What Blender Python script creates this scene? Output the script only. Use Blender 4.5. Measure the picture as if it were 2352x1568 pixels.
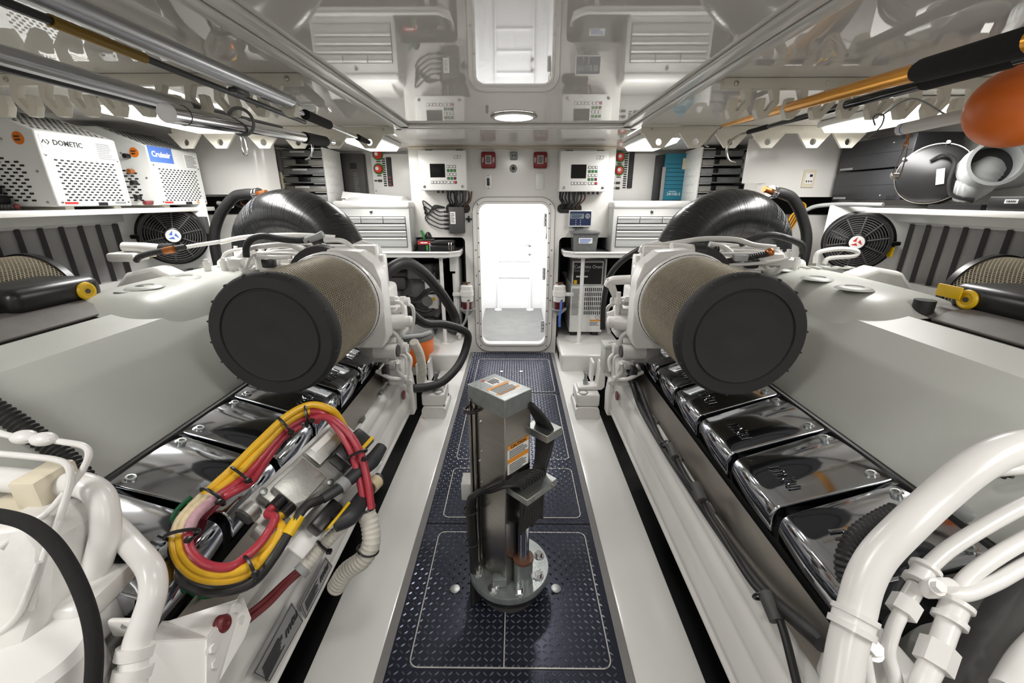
import bpy, bmesh, math, random
from mathutils import Vector, Matrix, Quaternion
random.seed(7)
for o in list(bpy.data.objects): bpy.data.objects.remove(o)
S = bpy.context.scene
COL = S.collection

# ---------------------------------------------------------------- camera
FPX = 955.0; PITCH = math.radians(18.8); YAW = 0.0079; CAM = Vector((0.03, 0.0, 1.406))
cd = bpy.data.cameras.new('camera'); cam = bpy.data.objects.new('camera', cd); COL.objects.link(cam)
cd.sensor_width = 36.0; cd.lens = FPX/2352*36.0; cd.clip_start = 0.02
cam.location = CAM; cam.rotation_euler = (math.pi/2-PITCH, 0, YAW)
S.camera = cam
# ---------------------------------------------------------------- world, exposure
w = bpy.data.worlds.new('world'); S.world = w; w.use_nodes = True
w.node_tree.nodes['Background'].inputs[0].default_value = (1, 0.99, 0.97, 1)
w.node_tree.nodes['Background'].inputs[1].default_value = 0.35
S.view_settings.view_transform = 'Standard'; S.view_settings.look = 'None'
S.view_settings.gamma = 1; S.view_settings.use_curve_mapping = False
S.view_settings.exposure = -0.80
S.cycles.max_bounces = 5; S.cycles.diffuse_bounces = 3; S.cycles.glossy_bounces = 3; S.cycles.transmission_bounces = 4; S.cycles.transparent_max_bounces = 6
S.cycles.caustics_reflective = False; S.cycles.caustics_refractive = False
# ---------------------------------------------------------------- large lights of the room
def area(name, loc, sx, sy, power, rot=(0, 0, 0), col=(1, .985, .965)):
    l = bpy.data.lights.new(name, 'AREA'); l.shape = 'RECTANGLE'; l.size = sx; l.size_y = sy
    l.energy = power; l.color = col
    o = bpy.data.objects.new(name, l); COL.objects.link(o); o.location = loc; o.rotation_euler = rot
    return o
# the lazarette behind the door is flooded with daylight from a hatch
area('daylight_hatch', (0.0, 4.75, 2.0), 1.0, 0.9, 105, col=(1, 1, 1))

# ---------------------------------------------------------------- pixel -> world
def ray(px, py):
    u = (px-1176)/FPX; v = (784-py)/FPX
    d = (u, math.cos(PITCH)+v*math.sin(PITCH), -math.sin(PITCH)+v*math.cos(PITCH))
    c, s = math.cos(YAW), math.sin(YAW)
    return Vector((c*d[0]-s*d[1], s*d[0]+c*d[1], d[2]))
def W(px, py, x=None, y=None, z=None):
    d = ray(px, py)
    if x is not None: t = (x-CAM.x)/d.x
    elif y is not None: t = (y-CAM.y)/d.y
    else: t = (z-CAM.z)/d.z
    return CAM+t*d

# ---------------------------------------------------------------- materials
def lin(c):
    def f(v):
        v /= 255.0
        return v/12.92 if v <= .04045 else ((v+.055)/1.055)**2.4
    return (f(c[0]), f(c[1]), f(c[2]), 1)
M = {}
def mat(name, col, rough=.4, metal=0, var=.04, scale=14, bump=0, bscale=120, spec=.5, coat=0, trans=0, ior=1.5, alpha=1, stretch=None, emit=0):
    m = bpy.data.materials.new(name); m.use_nodes = True; nt = m.node_tree; b = nt.nodes['Principled BSDF']
    c = lin(col)
    tc = nt.nodes.new('ShaderNodeTexCoord')
    src = tc.outputs['Object']
    if stretch:
        mp = nt.nodes.new('ShaderNodeMapping'); mp.inputs['Scale'].default_value = stretch
        nt.links.new(src, mp.inputs[0]); src = mp.outputs[0]
    if var:
        n = nt.nodes.new('ShaderNodeTexNoise'); n.inputs['Scale'].default_value = scale; n.inputs['Detail'].default_value = 4
        nt.links.new(src, n.inputs['Vector'])
        r = nt.nodes.new('ShaderNodeValToRGB')
        r.color_ramp.elements[0].position = .3; r.color_ramp.elements[1].position = .7
        r.color_ramp.elements[0].color = tuple(min(1, v*(1-var)) for v in c[:3])+(1,)
        r.color_ramp.elements[1].color = tuple(min(1, v*(1+var)) for v in c[:3])+(1,)
        nt.links.new(n.outputs['Fac'], r.inputs[0]); nt.links.new(r.outputs[0], b.inputs['Base Color'])
    else:
        b.inputs['Base Color'].default_value = c
    b.inputs['Roughness'].default_value = rough; b.inputs['Metallic'].default_value = metal
    b.inputs['Specular IOR Level'].default_value = spec; b.inputs['IOR'].default_value = ior
    b.inputs['Coat Weight'].default_value = coat; b.inputs['Coat Roughness'].default_value = .03
    b.inputs['Transmission Weight'].default_value = trans; b.inputs['Alpha'].default_value = alpha
    if emit:
        b.inputs['Emission Color'].default_value = c; b.inputs['Emission Strength'].default_value = emit
    if bump:
        n2 = nt.nodes.new('ShaderNodeTexNoise'); n2.inputs['Scale'].default_value = bscale; n2.inputs['Detail'].default_value = 3
        nt.links.new(src, n2.inputs['Vector'])
        bp = nt.nodes.new('ShaderNodeBump'); bp.inputs['Strength'].default_value = bump; bp.inputs['Distance'].default_value = .002
        nt.links.new(n2.outputs['Fac'], bp.inputs['Height']); nt.links.new(bp.outputs[0], b.inputs['Normal'])
    M[name] = m
    return m
mat('gelcoat', (232, 230, 226), .18, var=.015, scale=3)
mat('ceiling_gloss', (242, 238, 233), .025, var=.01, scale=2, ior=2.0)
mat('deck_white', (226, 225, 222), .16, var=.02, scale=4)
mat('engine_white', (231, 229, 226), .27, var=.02, scale=9, bump=.05, bscale=60)
mat('engine_white_shaded', (192, 194, 188), .4, var=.02, scale=5, bump=.12, bscale=420)  # same paint as engine_white; shading of the slopes put into the grey
mat('casting_white', (226, 224, 220), .4, var=.04, scale=20, bump=.25, bscale=180)
mat('chrome', (206, 209, 215), .08, 1, var=.05, scale=6)
mat('stainless', (176, 172, 166), .24, 1, var=.06, scale=10, stretch=(1, 1, 14))
mat('brushed', (186, 180, 172), .34, 1, var=.05, scale=8, stretch=(30, 1, 30))
mat('alu_tube', (190, 191, 194), .3, 1, var=.06, scale=8, stretch=(6, 1, 6))
mat('bright_steel', (214, 214, 216), .1, 1, var=.03)
mat('zinc', (172, 175, 173), .42, 1, var=.1, scale=30)
mat('flange_grey', (142, 147, 146), .32, .55, var=.12, scale=40, bump=.2, bscale=160)
mat('cast_alu', (176, 176, 172), .42, .85, var=.08, scale=30, bump=.2)
mat('rubber', (33, 33, 33), .5, var=.12, scale=20, bump=.12)
mat('rubber_matte', (40, 40, 41), .75, var=.1, scale=9)
mat('foam_black', (24, 24, 24), .9, var=.15, scale=90, bump=.4, bscale=400)
mat('black_plastic', (26, 26, 27), .32, var=.08, scale=30)
mat('black_gloss', (16, 17, 20), .1, var=.05)
mat('black_box', (46, 47, 50), .42, var=.05, scale=16)
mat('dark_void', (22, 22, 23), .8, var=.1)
mat('dark_grey', (74, 73, 72), .55, var=.08, scale=12)
mat('mid_grey', (112, 112, 110), .5, var=.1, scale=7, bump=.15)
mat('grey_cover', (104, 100, 97), .6, var=.12, scale=10, bump=.2, bscale=90)
mat('grey_plastic', (150, 152, 152), .45, var=.03)
mat('jbox_grey', (186, 187, 182), .4, var=.03)
mat('border_grey', (128, 126, 125), .4, var=.04, scale=30)
mat('plate_dark', (54, 57, 70), .27, .6, var=.12, scale=6, bump=.06, bscale=300)
mat('tread', (104, 108, 124), .22, .85, var=.1, scale=20)
mat('plate_trim', (196, 193, 186), .35, .3, var=.05)
mat('hdpe', (226, 221, 207), .42, var=.02, scale=7)
mat('steel_white', (236, 236, 233), .3, var=.01, scale=4)
mat('ac_white', (226, 228, 226), .35, var=.015, scale=6)
mat('cabinet_grey', (205, 206, 204), .32, var=.015, scale=6)
mat('drawer_grey', (190, 192, 191), .3, var=.015, scale=6)
mat('cream', (222, 212, 190), .5, var=.03)
mat('louver_dark', (62, 61, 62), .5, .4, var=.06)
mat('louver_face', (176, 174, 173), .35, .1, var=.03, scale=6)
mat('red_paint', (122, 22, 28), .35, var=.05)
mat('red_knob', (205, 52, 44), .3, var=.05)
mat('red_cable', (172, 52, 66), .35, var=.08, scale=40)
mat('dark_red', (112, 40, 44), .4, var=.1)
mat('yellow_cable', (226, 176, 38), .35, var=.06, scale=40)
mat('yellow_plastic', (232, 188, 24), .4, var=.04)
mat('tag_cream', (214, 196, 160), .5, var=.15, scale=90)
mat('tag_pink', (190, 150, 160), .5, var=.15, scale=90)
mat('orange', (244, 122, 44), .38, var=.04)
mat('orange_gold', (238, 164, 36), .25, .55, var=.05)
mat('orange_label', (230, 150, 44), .5, var=.03)
mat('blue_label', (84, 122, 206), .4, var=.02)
mat('teal', (38, 122, 146), .4, var=.05)
mat('dark_blue', (30, 42, 78), .3, var=.04)
mat('lcd', (126, 140, 146), .25, var=.04)
mat('screen_blue', (40, 66, 112), .3, var=.1)
mat('green', (52, 142, 60), .4, var=.05)
mat('green_cable', (20, 112, 66), .4, var=.05)
mat('paper', (240, 239, 236), .7, var=.01)
mat('ink', (34, 34, 36), .6, var=0)
mat('ink_grey', (120, 122, 122), .6, var=0)
mat('ink_red', (190, 44, 40), .5, var=0)
mat('plate_label', (150, 151, 152), .35, .5, var=.03)
mat('hose_white', (206, 202, 192), .5, var=.06, scale=30)
mat('hose_grey', (166, 168, 168), .45, var=.05, scale=20)
mat('pvc', (226, 222, 216), .35, var=.02)
mat('sticker_orange', (226, 120, 26), .5, var=.02)
mat('clear_plastic', (214, 216, 216), .18, var=0, trans=.75, ior=1.35)
mat('smoke_plastic', (170, 172, 172), .2, var=.1, scale=30, alpha=.55)
mat('mustard', (150, 116, 24), .4, var=.05)
mat('amber_fuel', (110, 22, 20), .1, var=.05, trans=.4)
mat('filter_paper', (84, 78, 66), .85, var=.1, scale=40)
mat('filter_mesh', (162, 153, 134), .45, .3, var=.08, scale=40)
mat('copper', (196, 122, 72), .35, .8, var=.1)
mat('lamp', (255, 252, 244), .5, var=0, emit=9)
mat('downlight', (255, 250, 238), .5, var=0, emit=14)
mat('room_white', (246, 246, 246), .35, var=.01)
mat('brown', (96, 62, 46), .5, var=.1)

# exhaust hose: wrapped rubber, ribs across the length
def mat_wrap():
    m = mat('wrapped_rubber', (34, 35, 36), .24, var=.1, scale=10)
    return m
mat_wrap()

# ---------------------------------------------------------------- object helpers
def link(o, parent=None):
    COL.objects.link(o)
    if parent is not None: o.parent = parent
    return o
def tag(o, label=None, cat=None, group=None, kind=None):
    if label: o['label'] = label
    if cat: o['category'] = cat
    if group: o['group'] = group
    if kind: o['kind'] = kind
    return o
def thing(name, loc, label, cat, group=None):
    o = bpy.data.objects.new(name, None); COL.objects.link(o); o.location = loc; o.empty_display_size = .05
    return tag(o, label, cat, group)
def rootloc(p):
    while p is not None and p.parent is not None: p = p.parent
    return Vector(p.location) if p is not None else Vector((0, 0, 0))

class MB:
    """collects shapes in world coordinates; build() makes ONE mesh object of them"""
    def __init__(s): s.v = []; s.f = []
    def add(s, vs, fs):
        b = len(s.v); s.v += [Vector(v) for v in vs]; s.f += [tuple(i+b for i in f) for f in fs]; return s
    def box(s, a, b, R=None, c=None):
        x0, y0, z0 = a; x1, y1, z1 = b
        vs = [Vector(p) for p in ((x0,y0,z0),(x1,y0,z0),(x1,y1,z0),(x0,y1,z0),(x0,y0,z1),(x1,y0,z1),(x1,y1,z1),(x0,y1,z1))]
        if R is not None:
            c = Vector(c) if c is not None else (Vector(a)+Vector(b))/2
            vs = [c+R@(v-c) for v in vs]
        return s.add(vs, [(3,2,1,0),(4,5,6,7),(0,1,5,4),(1,2,6,5),(2,3,7,6),(3,0,4,7)])
    def cbox(s, c, size, R=None):
        c = Vector(c); h = Vector(size)/2
        return s.box(c-h, c+h, R, c)
    def rbox(s, a, b, r=.005, seg=2, R=None, axis=None):
        """box with rounded edges; axis = only round the edges along that axis"""
        bm = bmesh.new(); bmesh.ops.create_cube(bm, size=1)
        a, b = Vector(a), Vector(b); c = (a+b)/2; d = b-a
        for v in bm.verts: v.co = Vector((v.co.x*d.x, v.co.y*d.y, v.co.z*d.z))
        es = bm.edges[:]
        if axis is not None:
            es = [e for e in es if abs((e.verts[0].co-e.verts[1].co)[axis]) > 1e-6]
        bmesh.ops.bevel(bm, geom=es, offset=min(r, min(abs(x) for x in d)*.49), segments=seg, affect='EDGES', profile=.5)
        bm.verts.index_update()
        vs = [c+(R@v.co if R is not None else v.co) for v in bm.verts]
        s.add(vs, [tuple(v.index for v in f.verts) for f in bm.faces]); bm.free(); return s
    def cyl(s, p0, p1, r0, r1=None, n=16, caps=True):
        p0, p1 = Vector(p0), Vector(p1); r1 = r0 if r1 is None else r1
        return s.rings([(p0, r0), (p1, r1)], (p1-p0), n, caps)
    def rings(s, prs, ax, n=16, caps=True):
        ax = Vector(ax).normalized(); q = ax.to_track_quat('Z', 'Y'); X = q@Vector((1,0,0)); Y = q@Vector((0,1,0))
        vs = []; fs = []
        for p, r in prs:
            for k in range(n):
                t = 2*math.pi*k/n; vs.append(Vector(p)+X*(r*math.cos(t))+Y*(r*math.sin(t)))
        for i in range(len(prs)-1):
            for k in range(n):
                k2 = (k+1) % n; fs.append((i*n+k, i*n+k2, (i+1)*n+k2, (i+1)*n+k))
        if caps:
            fs.append(tuple(range(n-1, -1, -1))); fs.append(tuple((len(prs)-1)*n+k for k in range(n)))
        return s.add(vs, fs)
    def lathe(s, base, ax, prof, n=24, caps=True):
        """prof: (distance along axis, radius)"""
        ax = Vector(ax).normalized(); base = Vector(base)
        return s.rings([(base+ax*d, max(r, 1e-4)) for d, r in prof], ax, n, caps)
    def tube(s, pts, r, n=10, res=6, smooth=True, caps=True, corr=0, pitch=.012):
        pts = [Vector(p) for p in pts]
        rr = r if isinstance(r, (list, tuple)) else [r]*len(pts)
        if smooth and len(pts) > 2:
            P = [pts[0]*2-pts[1]]+pts+[pts[-1]*2-pts[-2]]; out = []; ro = []
            for i in range(1, len(P)-2):
                for k in range(res):
                    t = k/res; a, b, c, d = P[i-1], P[i], P[i+1], P[i+2]
                    out.append(.5*((2*b)+(c-a)*t+(2*a-5*b+4*c-d)*t*t+(3*b-a-3*c+d)*t**3)); ro.append(rr[i-1]*(1-t)+rr[i]*t)
            out.append(pts[-1]); ro.append(rr[-1]); pts, rr = out, ro
        if corr:
            L = [0]
            for i in range(1, len(pts)): L.append(L[-1]+(pts[i]-pts[i-1]).length)
            m = max(4, int(L[-1]/pitch*2)); q = []; qr = []; j = 0
            for i in range(m+1):
                d = L[-1]*i/m
                while j < len(L)-2 and L[j+1] < d: j += 1
                t = (d-L[j])/max(1e-9, L[j+1]-L[j]); q.append(pts[j].lerp(pts[j+1], t)); qr.append((rr[j]*(1-t)+rr[j+1]*t)*(1+(corr if i % 2 else -corr)))
            pts, rr = q, qr
        vs = []; fs = []; T0 = None; X = None; m = len(pts)
        for i in range(m):
            T = (pts[min(i+1, m-1)]-pts[max(i-1, 0)])
            if T.length < 1e-9: T = T0 or Vector((0,0,1))
            T = T.normalized()
            if X is None:
                X = T.orthogonal().normalized()
            else:
                X = (X-T*X.dot(T))
                X = X.normalized() if X.length > 1e-6 else T.orthogonal().normalized()
            Y = T.cross(X); T0 = T
            for k in range(n):
                t = 2*math.pi*k/n; vs.append(pts[i]+X*(rr[i]*math.cos(t))+Y*(rr[i]*math.sin(t)))
        for i in range(m-1):
            for k in range(n):
                k2 = (k+1) % n; fs.append((i*n+k, i*n+k2, (i+1)*n+k2, (i+1)*n+k))
        if caps:
            fs.append(tuple(range(n-1, -1, -1))); fs.append(tuple((m-1)*n+k for k in range(n)))
        return s.add(vs, fs)
    def torus(s, c, ax, R, r, n=32, m=8, a0=0, a1=2*math.pi):
        ax = Vector(ax).normalized(); q = ax.to_track_quat('Z', 'Y'); X = q@Vector((1,0,0)); Y = q@Vector((0,1,0)); full = abs(a1-a0-2*math.pi) < 1e-6
        vs = []; fs = []; cnt = n if full else n+1
        for i in range(cnt):
            t = a0+(a1-a0)*i/n; d = X*math.cos(t)+Y*math.sin(t)
            for k in range(m):
                u = 2*math.pi*k/m; vs.append(Vector(c)+d*(R+r*math.cos(u))+ax*(r*math.sin(u)))
        for i in range(n):
            i2 = (i+1) % cnt
            for k in range(m):
                k2 = (k+1) % m; fs.append((i*m+k, i2*m+k, i2*m+k2, i*m+k2))
        return s.add(vs, fs)
    def ball(s, c, r, n=16, m=10, sc=(1, 1, 1), R=None):
        vs = []; fs = []; c = Vector(c)
        for i in range(m+1):
            t = math.pi*i/m
            for k in range(n):
                u = 2*math.pi*k/n; p = Vector((r*sc[0]*math.sin(t)*math.cos(u), r*sc[1]*math.sin(t)*math.sin(u), r*sc[2]*math.cos(t)))
                vs.append(c+(R@p if R is not None else p))
        for i in range(m):
            for k in range(n):
                k2 = (k+1) % n; fs.append((i*n+k, (i+1)*n+k, (i+1)*n+k2, i*n+k2))
        return s.add(vs, fs)
    def prism(s, poly, d):
        """poly: list of 3D points (one planar loop), extruded by vector d"""
        n = len(poly); P = [Vector(p) for p in poly]; d = Vector(d)
        vs = P+[p+d for p in P]
        return s.add(vs, [tuple(range(n-1, -1, -1)), tuple(range(n, 2*n))]+[(k, (k+1) % n, (k+1) % n+n, k+n) for k in range(n)])
    def sweep(s, prof, y0, y1, sx=1, seg=1):
        """prof: open polyline of (x,z), swept along Y as a surface"""
        vs = []; fs = []; n = len(prof)
        for j in range(seg+1):
            y = y0+(y1-y0)*j/seg
            vs += [Vector((sx*x, y, z)) for x, z in prof]
        for j in range(seg):
            for i in range(n-1): fs.append((j*n+i, j*n+i+1, (j+1)*n+i+1, (j+1)*n+i))
        return s.add(vs, fs)
    def hexbolt(s, c, ax, r=.01, h=.008, washer=True):
        c = Vector(c); ax = Vector(ax).normalized()
        if washer: s.cyl(c, c+ax*h*.25, r*1.45, n=16)
        s.cyl(c, c+ax*h, r, n=6); return s
    def build(s, name, material, parent=None, smooth=30, loc=None, weld=True, solid=0, bev=0):
        me = bpy.data.meshes.new(name)
        if parent is not None: off = rootloc(parent)
        else: off = Vector(loc) if loc is not None else Vector((0,0,0))
        bm = bmesh.new(); vv = [bm.verts.new(v-off) for v in s.v]
        for f in s.f:
            try: bm.faces.new([vv[i] for i in f])
            except ValueError: pass
        if weld: bmesh.ops.remove_doubles(bm, verts=bm.verts, dist=1e-5)
        bmesh.ops.recalc_face_normals(bm, faces=bm.faces)
        if solid: bmesh.ops.solidify(bm, geom=bm.faces[:], thickness=solid)
        bm.to_mesh(me); bm.free()
        if smooth:
            for p in me.polygons: p.use_smooth = True
            me.set_sharp_from_angle(angle=math.radians(smooth))
        me.materials.append(M[material])
        o = bpy.data.objects.new(name, me); link(o, parent)
        if parent is None: o.location = off
        if bev:
            md = o.modifiers.new('bevel', 'BEVEL'); md.width = bev; md.segments = 2; md.limit_method = 'ANGLE'; md.angle_limit = math.radians(35)
        return o
def dup(o, parent, loc=None, label=None):
    """copy of a part (or thing) with the copies of its children; shares the mesh"""
    c = o.copy(); COL.objects.link(c); c.parent = parent
    if loc is not None: c.location = loc
    if label: c['label'] = label
    for ch in o.children: dup(ch, c)
    return c
def piece(parent, proto, off):
    """another copy of an alike piece under the same parent, moved by off"""
    c = proto.copy(); COL.objects.link(c); c.parent = parent; c.location = Vector(proto.location)+Vector(off); return c

def rrect(w, h, r, n=5):
    """rounded rectangle loop, centred"""
    out = []
    for cx, cy, a in ((w/2-r, h/2-r, 0), (-w/2+r, h/2-r, 90), (-w/2+r, -h/2+r, 180), (w/2-r, -h/2+r, 270)):
        for k in range(n+1):
            t = math.radians(a+90*k/n); out.append((cx+r*math.cos(t), cy+r*math.sin(t)))
    return out
def frame_pts(loop, c, R, U): return [Vector(c)+Vector(R)*a+Vector(U)*b for a, b in loop]
def holed(mb, outer, holes, d):
    """extruded plate with holes: outer and holes are planar 3D loops"""
    bm = bmesh.new(); edges = []
    for lp in [outer]+holes:
        vs = [bm.verts.new(Vector(p)) for p in lp]
        for i in range(len(vs)): edges.append(bm.edges.new((vs[i], vs[(i+1) % len(vs)])))
    bmesh.ops.triangle_fill(bm, use_beauty=True, use_dissolve=False, edges=edges)
    bm.verts.index_update()
    vs = [v.co.copy() for v in bm.verts]; fs = [tuple(v.index for v in f.verts) for f in bm.faces]; bm.free()
    d = Vector(d); n = len(vs)
    mb.add(vs, fs); mb.add([v+d for v in vs], fs)
    for lp in [outer]+holes:
        k = len(lp); P = [Vector(p) for p in lp]
        mb.add(P+[p+d for p in P], [(i, (i+1) % k, (i+1) % k+k, i+k) for i in range(k)])
    return mb
def circ(c, R, U, r, n=16): return [Vector(c)+Vector(R)*(r*math.cos(2*math.pi*k/n))+Vector(U)*(r*math.sin(2*math.pi*k/n)) for k in range(n)]

_fc = {}
def text(parent, s, c, R, U, size, material, name='lettering', align='CENTER', depth=.0006, shear=0, bold=0, squash=1):
    """flat printed lettering built as thin raised mesh; c = centre, R/U = directions"""
    cu = bpy.data.curves.new('t', 'FONT'); cu.body = s; cu.size = size; cu.align_x = align; cu.align_y = 'CENTER'
    cu.shear = shear; cu.offset = bold; cu.resolution_u = 2; cu.extrude = depth
    o = bpy.data.objects.new('t', cu); COL.objects.link(o)
    dg = bpy.context.evaluated_depsgraph_get(); ev = o.evaluated_get(dg); tm = ev.to_mesh()
    R = Vector(R).normalized(); U = Vector(U).normalized(); N = R.cross(U)
    vs = [Vector(c)+R*(v.co.x*squash)+U*v.co.y+N*(v.co.z+depth) for v in tm.vertices]; fs = [tuple(p.vertices) for p in tm.polygons]
    ev.to_mesh_clear(); bpy.data.objects.remove(o); bpy.data.curves.remove(cu)
    mb = MB(); mb.add(vs, fs)
    return mb.build(name, material, parent, smooth=0, weld=False)
def lines(parent, c, R, U, w, h, n, material='ink_grey', name='small_print', fill=.5, jag=.35):
    """rows of tiny illegible print"""
    R = Vector(R).normalized(); U = Vector(U).normalized(); N = R.cross(U); mb = MB()
    for i in range(n):
        y = h/2-(i+.5)*h/n; ww = w*(1-jag*random.random()); a = Vector(c)-R*w/2+U*(y-fill*h/n/2)+N*.0004
        mb.prism([a, a+R*ww, a+R*ww+U*(fill*h/n), a+U*(fill*h/n)], N*.0004)
    return mb.build(name, material, parent, smooth=0)
def plate(c, R, U, w, h, t, mb=None, r=0):
    """thin plate whose FRONT face is centred at c and faces R x U"""
    mb = mb or MB(); R = Vector(R).normalized(); U = Vector(U).normalized(); N = R.cross(U)
    lp = rrect(w, h, r) if r else [(-w/2,-h/2),(w/2,-h/2),(w/2,h/2),(-w/2,h/2)]
    return mb.prism(frame_pts(lp, Vector(c)-N*t, R, U), N*t)
XR = Vector((1,0,0)); ZU = Vector((0,0,1))   # facing the camera (-Y): R x U = (1,0,0)x(0,0,1) = (0,-1,0)
# ================================================================ the room
def struct(o, label=None): o['kind'] = 'structure'; return tag(o, label)
ZC = 1.825; XH = 2.56; YB = 3.8; YB2 = 4.16; YF = -1.1
BW = .375                                            # half width of the tread plate
# ---- walkway floor: plate, trim, hatches, tread lugs
fl = MB().box((-BW, YF, -.04), (BW, YB, 0)).build('floor', 'plate_dark', smooth=0)
struct(fl, 'dark blue-black tread plate walkway between the engines')
for sx in (-1, 1):
    MB().box((sx*BW, YF, -.04), (sx*.402, YB-.005, .002)).build('edge_strip', 'border_grey', fl, smooth=0)
HW = .325; hc = .017
hatches = [(.912, 1.485, True), (1.572, 1.953, False), (2.035, 2.88, False), (2.918, 3.62, False)]
for y0, y1, split in hatches:
    loop = rrect(2*HW, y1-y0, .03, 4); c = Vector((hc, (y0+y1)/2, .0012))
    outer = frame_pts(loop, c, (1,0,0), (0,1,0)); inner = frame_pts(rrect(2*HW-.008, y1-y0-.008, .026, 4), c, (1,0,0), (0,1,0))
    h = MB().prism(frame_pts(rrect(2*HW-.01, y1-y0-.01, .025, 4), c-Vector((0,0,.004)), (1,0,0), (0,1,0)), (0,0,.0034)).build('hatch', 'plate_dark', fl, smooth=0)
    mb = MB(); holed(mb, outer, [inner], (0,0,.0016)); mb.build('hatch_trim', 'plate_trim', h, smooth=0)
    if split: MB().box((hc-.022, y0, .0025), (hc-.018, y1, .0034)).build('hatch_seam', 'plate_trim', h, smooth=0)
MB().box((-BW, 1.535, .0005), (BW, 1.539, .0022)).build('plate_joint', 'dark_void', fl, smooth=0)
MB().box((-BW, 2.897, .0005), (BW, 2.901, .0022)).build('plate_joint', 'dark_void', fl, smooth=0)
lp = None
for px, py in ((1045, 1353), (1277, 1352), (1152, 853), (1197, 853)):
    p = W(px, py, z=.002); r = .019 if py > 1000 else .016
    MB().lathe(p, (0,0,1), [(0, r), (.003, r), (.0045, r*.8)], 20).build('lift_latch', 'zinc', fl)
mb = MB(); sp = .0215
i = 0
y = YF+.02
while y < YB-.01:
    x = -BW+.012; j = 0
    while x < BW-.008:
        a = math.radians(40 if (i+j) % 2 else -40); d = Vector((math.cos(a), math.sin(a), 0)); n = Vector((-d.y, d.x, 0)); c = Vector((x, y, .001))
        if c.y > .45:
            L, B = .0104, .0032
            vs = [c-d*L, c-d*L*.45-n*B, c+d*L*.45-n*B, c+d*L, c+d*L*.45+n*B, c-d*L*.45+n*B, c-d*L*.5+Vector((0,0,.0034)), c+d*L*.5+Vector((0,0,.0034))]
            mb.add(vs, [(0,1,6),(1,2,7,6),(2,3,7),(3,4,7),(4,5,6,7),(5,0,6)])
        x += sp; j += 1
    y += sp; i += 1
t = mb.build('tread_lugs', 'tread', fl, smooth=0, weld=False); t['kind'] = 'stuff'

# ---- white side decks, bilge, raised plinths under the counters
for sx, nm in ((-1, 'left'), (1, 'right')):
    d = MB().rbox((min(sx*.403, sx*.622), YF, -.45), (max(sx*.403, sx*.622), YB, 0), .008).build('floor_deck_'+nm, 'deck_white'); struct(d, 'glossy white side deck along the walkway, '+nm+' side')
    b = MB().box((min(sx*.6, sx*2.6), YF, -.56), (max(sx*.6, sx*2.6), 5.2, -.5)).build('floor_bilge_'+nm, 'dark_void', smooth=0); struct(b)  # white bilge in deep shadow; the shade is put into the dark colour
    # plinth with the slotted grille on its inner face
    a = (min(sx*.43, sx*1.0), 3.335, -.05); bb = (max(sx*.43, sx*1.0), 4.6, .15)
    p = MB().rbox(a, bb, .018, 3).build('floor_plinth_'+nm, 'deck_white'); struct(p, 'white raised plinth under the counter, '+nm+' side')
    MB().box((sx*.43-.003, 3.5, .025), (sx*.43+.003, 3.78, .12)).build('grille', 'plate_trim', p, smooth=0)
    proto = MB().box((sx*.43-.0055, 3.515, .04), (sx*.43+.0055, 3.53, .105)).build('slot', 'dark_void', p, smooth=0)
    for k in range(1, 8): piece(p, proto, (0, .034*k, 0))
    MB().rbox((min(sx*.9, sx*1.2), 3.0, -.05), (max(sx*.9, sx*1.2), 3.34, .1), .01).build('plinth_step', 'deck_white', p)

# ---- back bulkhead with the door opening and the cut-outs of the generator spaces
DCX = .015
def arc(cx, cz, r, a0, a1, n=5): return [(cx+r*math.cos(math.radians(a0+(a1-a0)*k/n)), cz+r*math.sin(math.radians(a0+(a1-a0)*k/n))) for k in range(n+1)]
XW = .87
cut = .42
out = [(-cut, -.04), (cut, -.04)] + arc(cut+.04, 1.05, .04, 180, 90) + [(XW, 1.09), (XW, ZC), (-XW, ZC), (-XW, 1.09)] + arc(-cut-.04, 1.05, .04, 90, 0)
hole = [(DCX+a, .735+b) for a, b in rrect(.6, 1.275, .07, 6)]
mb = MB(); holed(mb, [Vector((x, YB, z)) for x, z in out], [[Vector((x, YB, z)) for x, z in hole]], (0, .05, 0))
wb = struct(mb.build('wall_back', 'gelcoat'), 'white bulkhead with the bright doorway')
# door frame: proud rounded ring with a lip, screws, hinges
mb = MB()
o1 = [Vector((DCX+a, YB-.012, .722+b)) for a, b in rrect(.724, 1.415, .13, 7)]; h1 = [Vector((DCX+a, YB-.012, .733+b)) for a, b in rrect(.615, 1.29, .075, 7)]
holed(mb, o1, [h1], (0, .014, 0))
df = struct(mb.build('door_frame', 'gelcoat'), 'white rounded door frame with screws')
mb = MB(); o2 = [Vector((DCX+a, YB-.022, .733+b)) for a, b in rrect(.64, 1.315, .088, 7)]; h2 = [Vector((DCX+a, YB-.022, .733+b)) for a, b in rrect(.602, 1.277, .07, 7)]
holed(mb, o2, [h2], (0, .012, 0)); mb.build('door_lip', 'gelcoat', df)
scr = MB().lathe((0, 0, 0), (0,-1,0), [(0, .006), (.002, .006), (.003, .003)], 10).build('screw', 'dark_grey', df)
pts = [(s*.34, z) for s in (-1, 1) for z in (.3, .52, .75, .98)]+[(s*.315, z) for s in (-1, 1) for z in (.075, 1.37)]
for k, (x, z) in enumerate(pts):
    if k == 0: scr.location = Vector((DCX+x, YB-.0125, z))
    else: piece(df, scr, Vector((DCX+x, YB-.0125, z))-Vector(scr.location))
for k in range(10):
    for s in (-1, 1): piece(df, scr, Vector((DCX+s*.311, YB-.0225, .17+k*.125))-Vector(scr.location))
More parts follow.
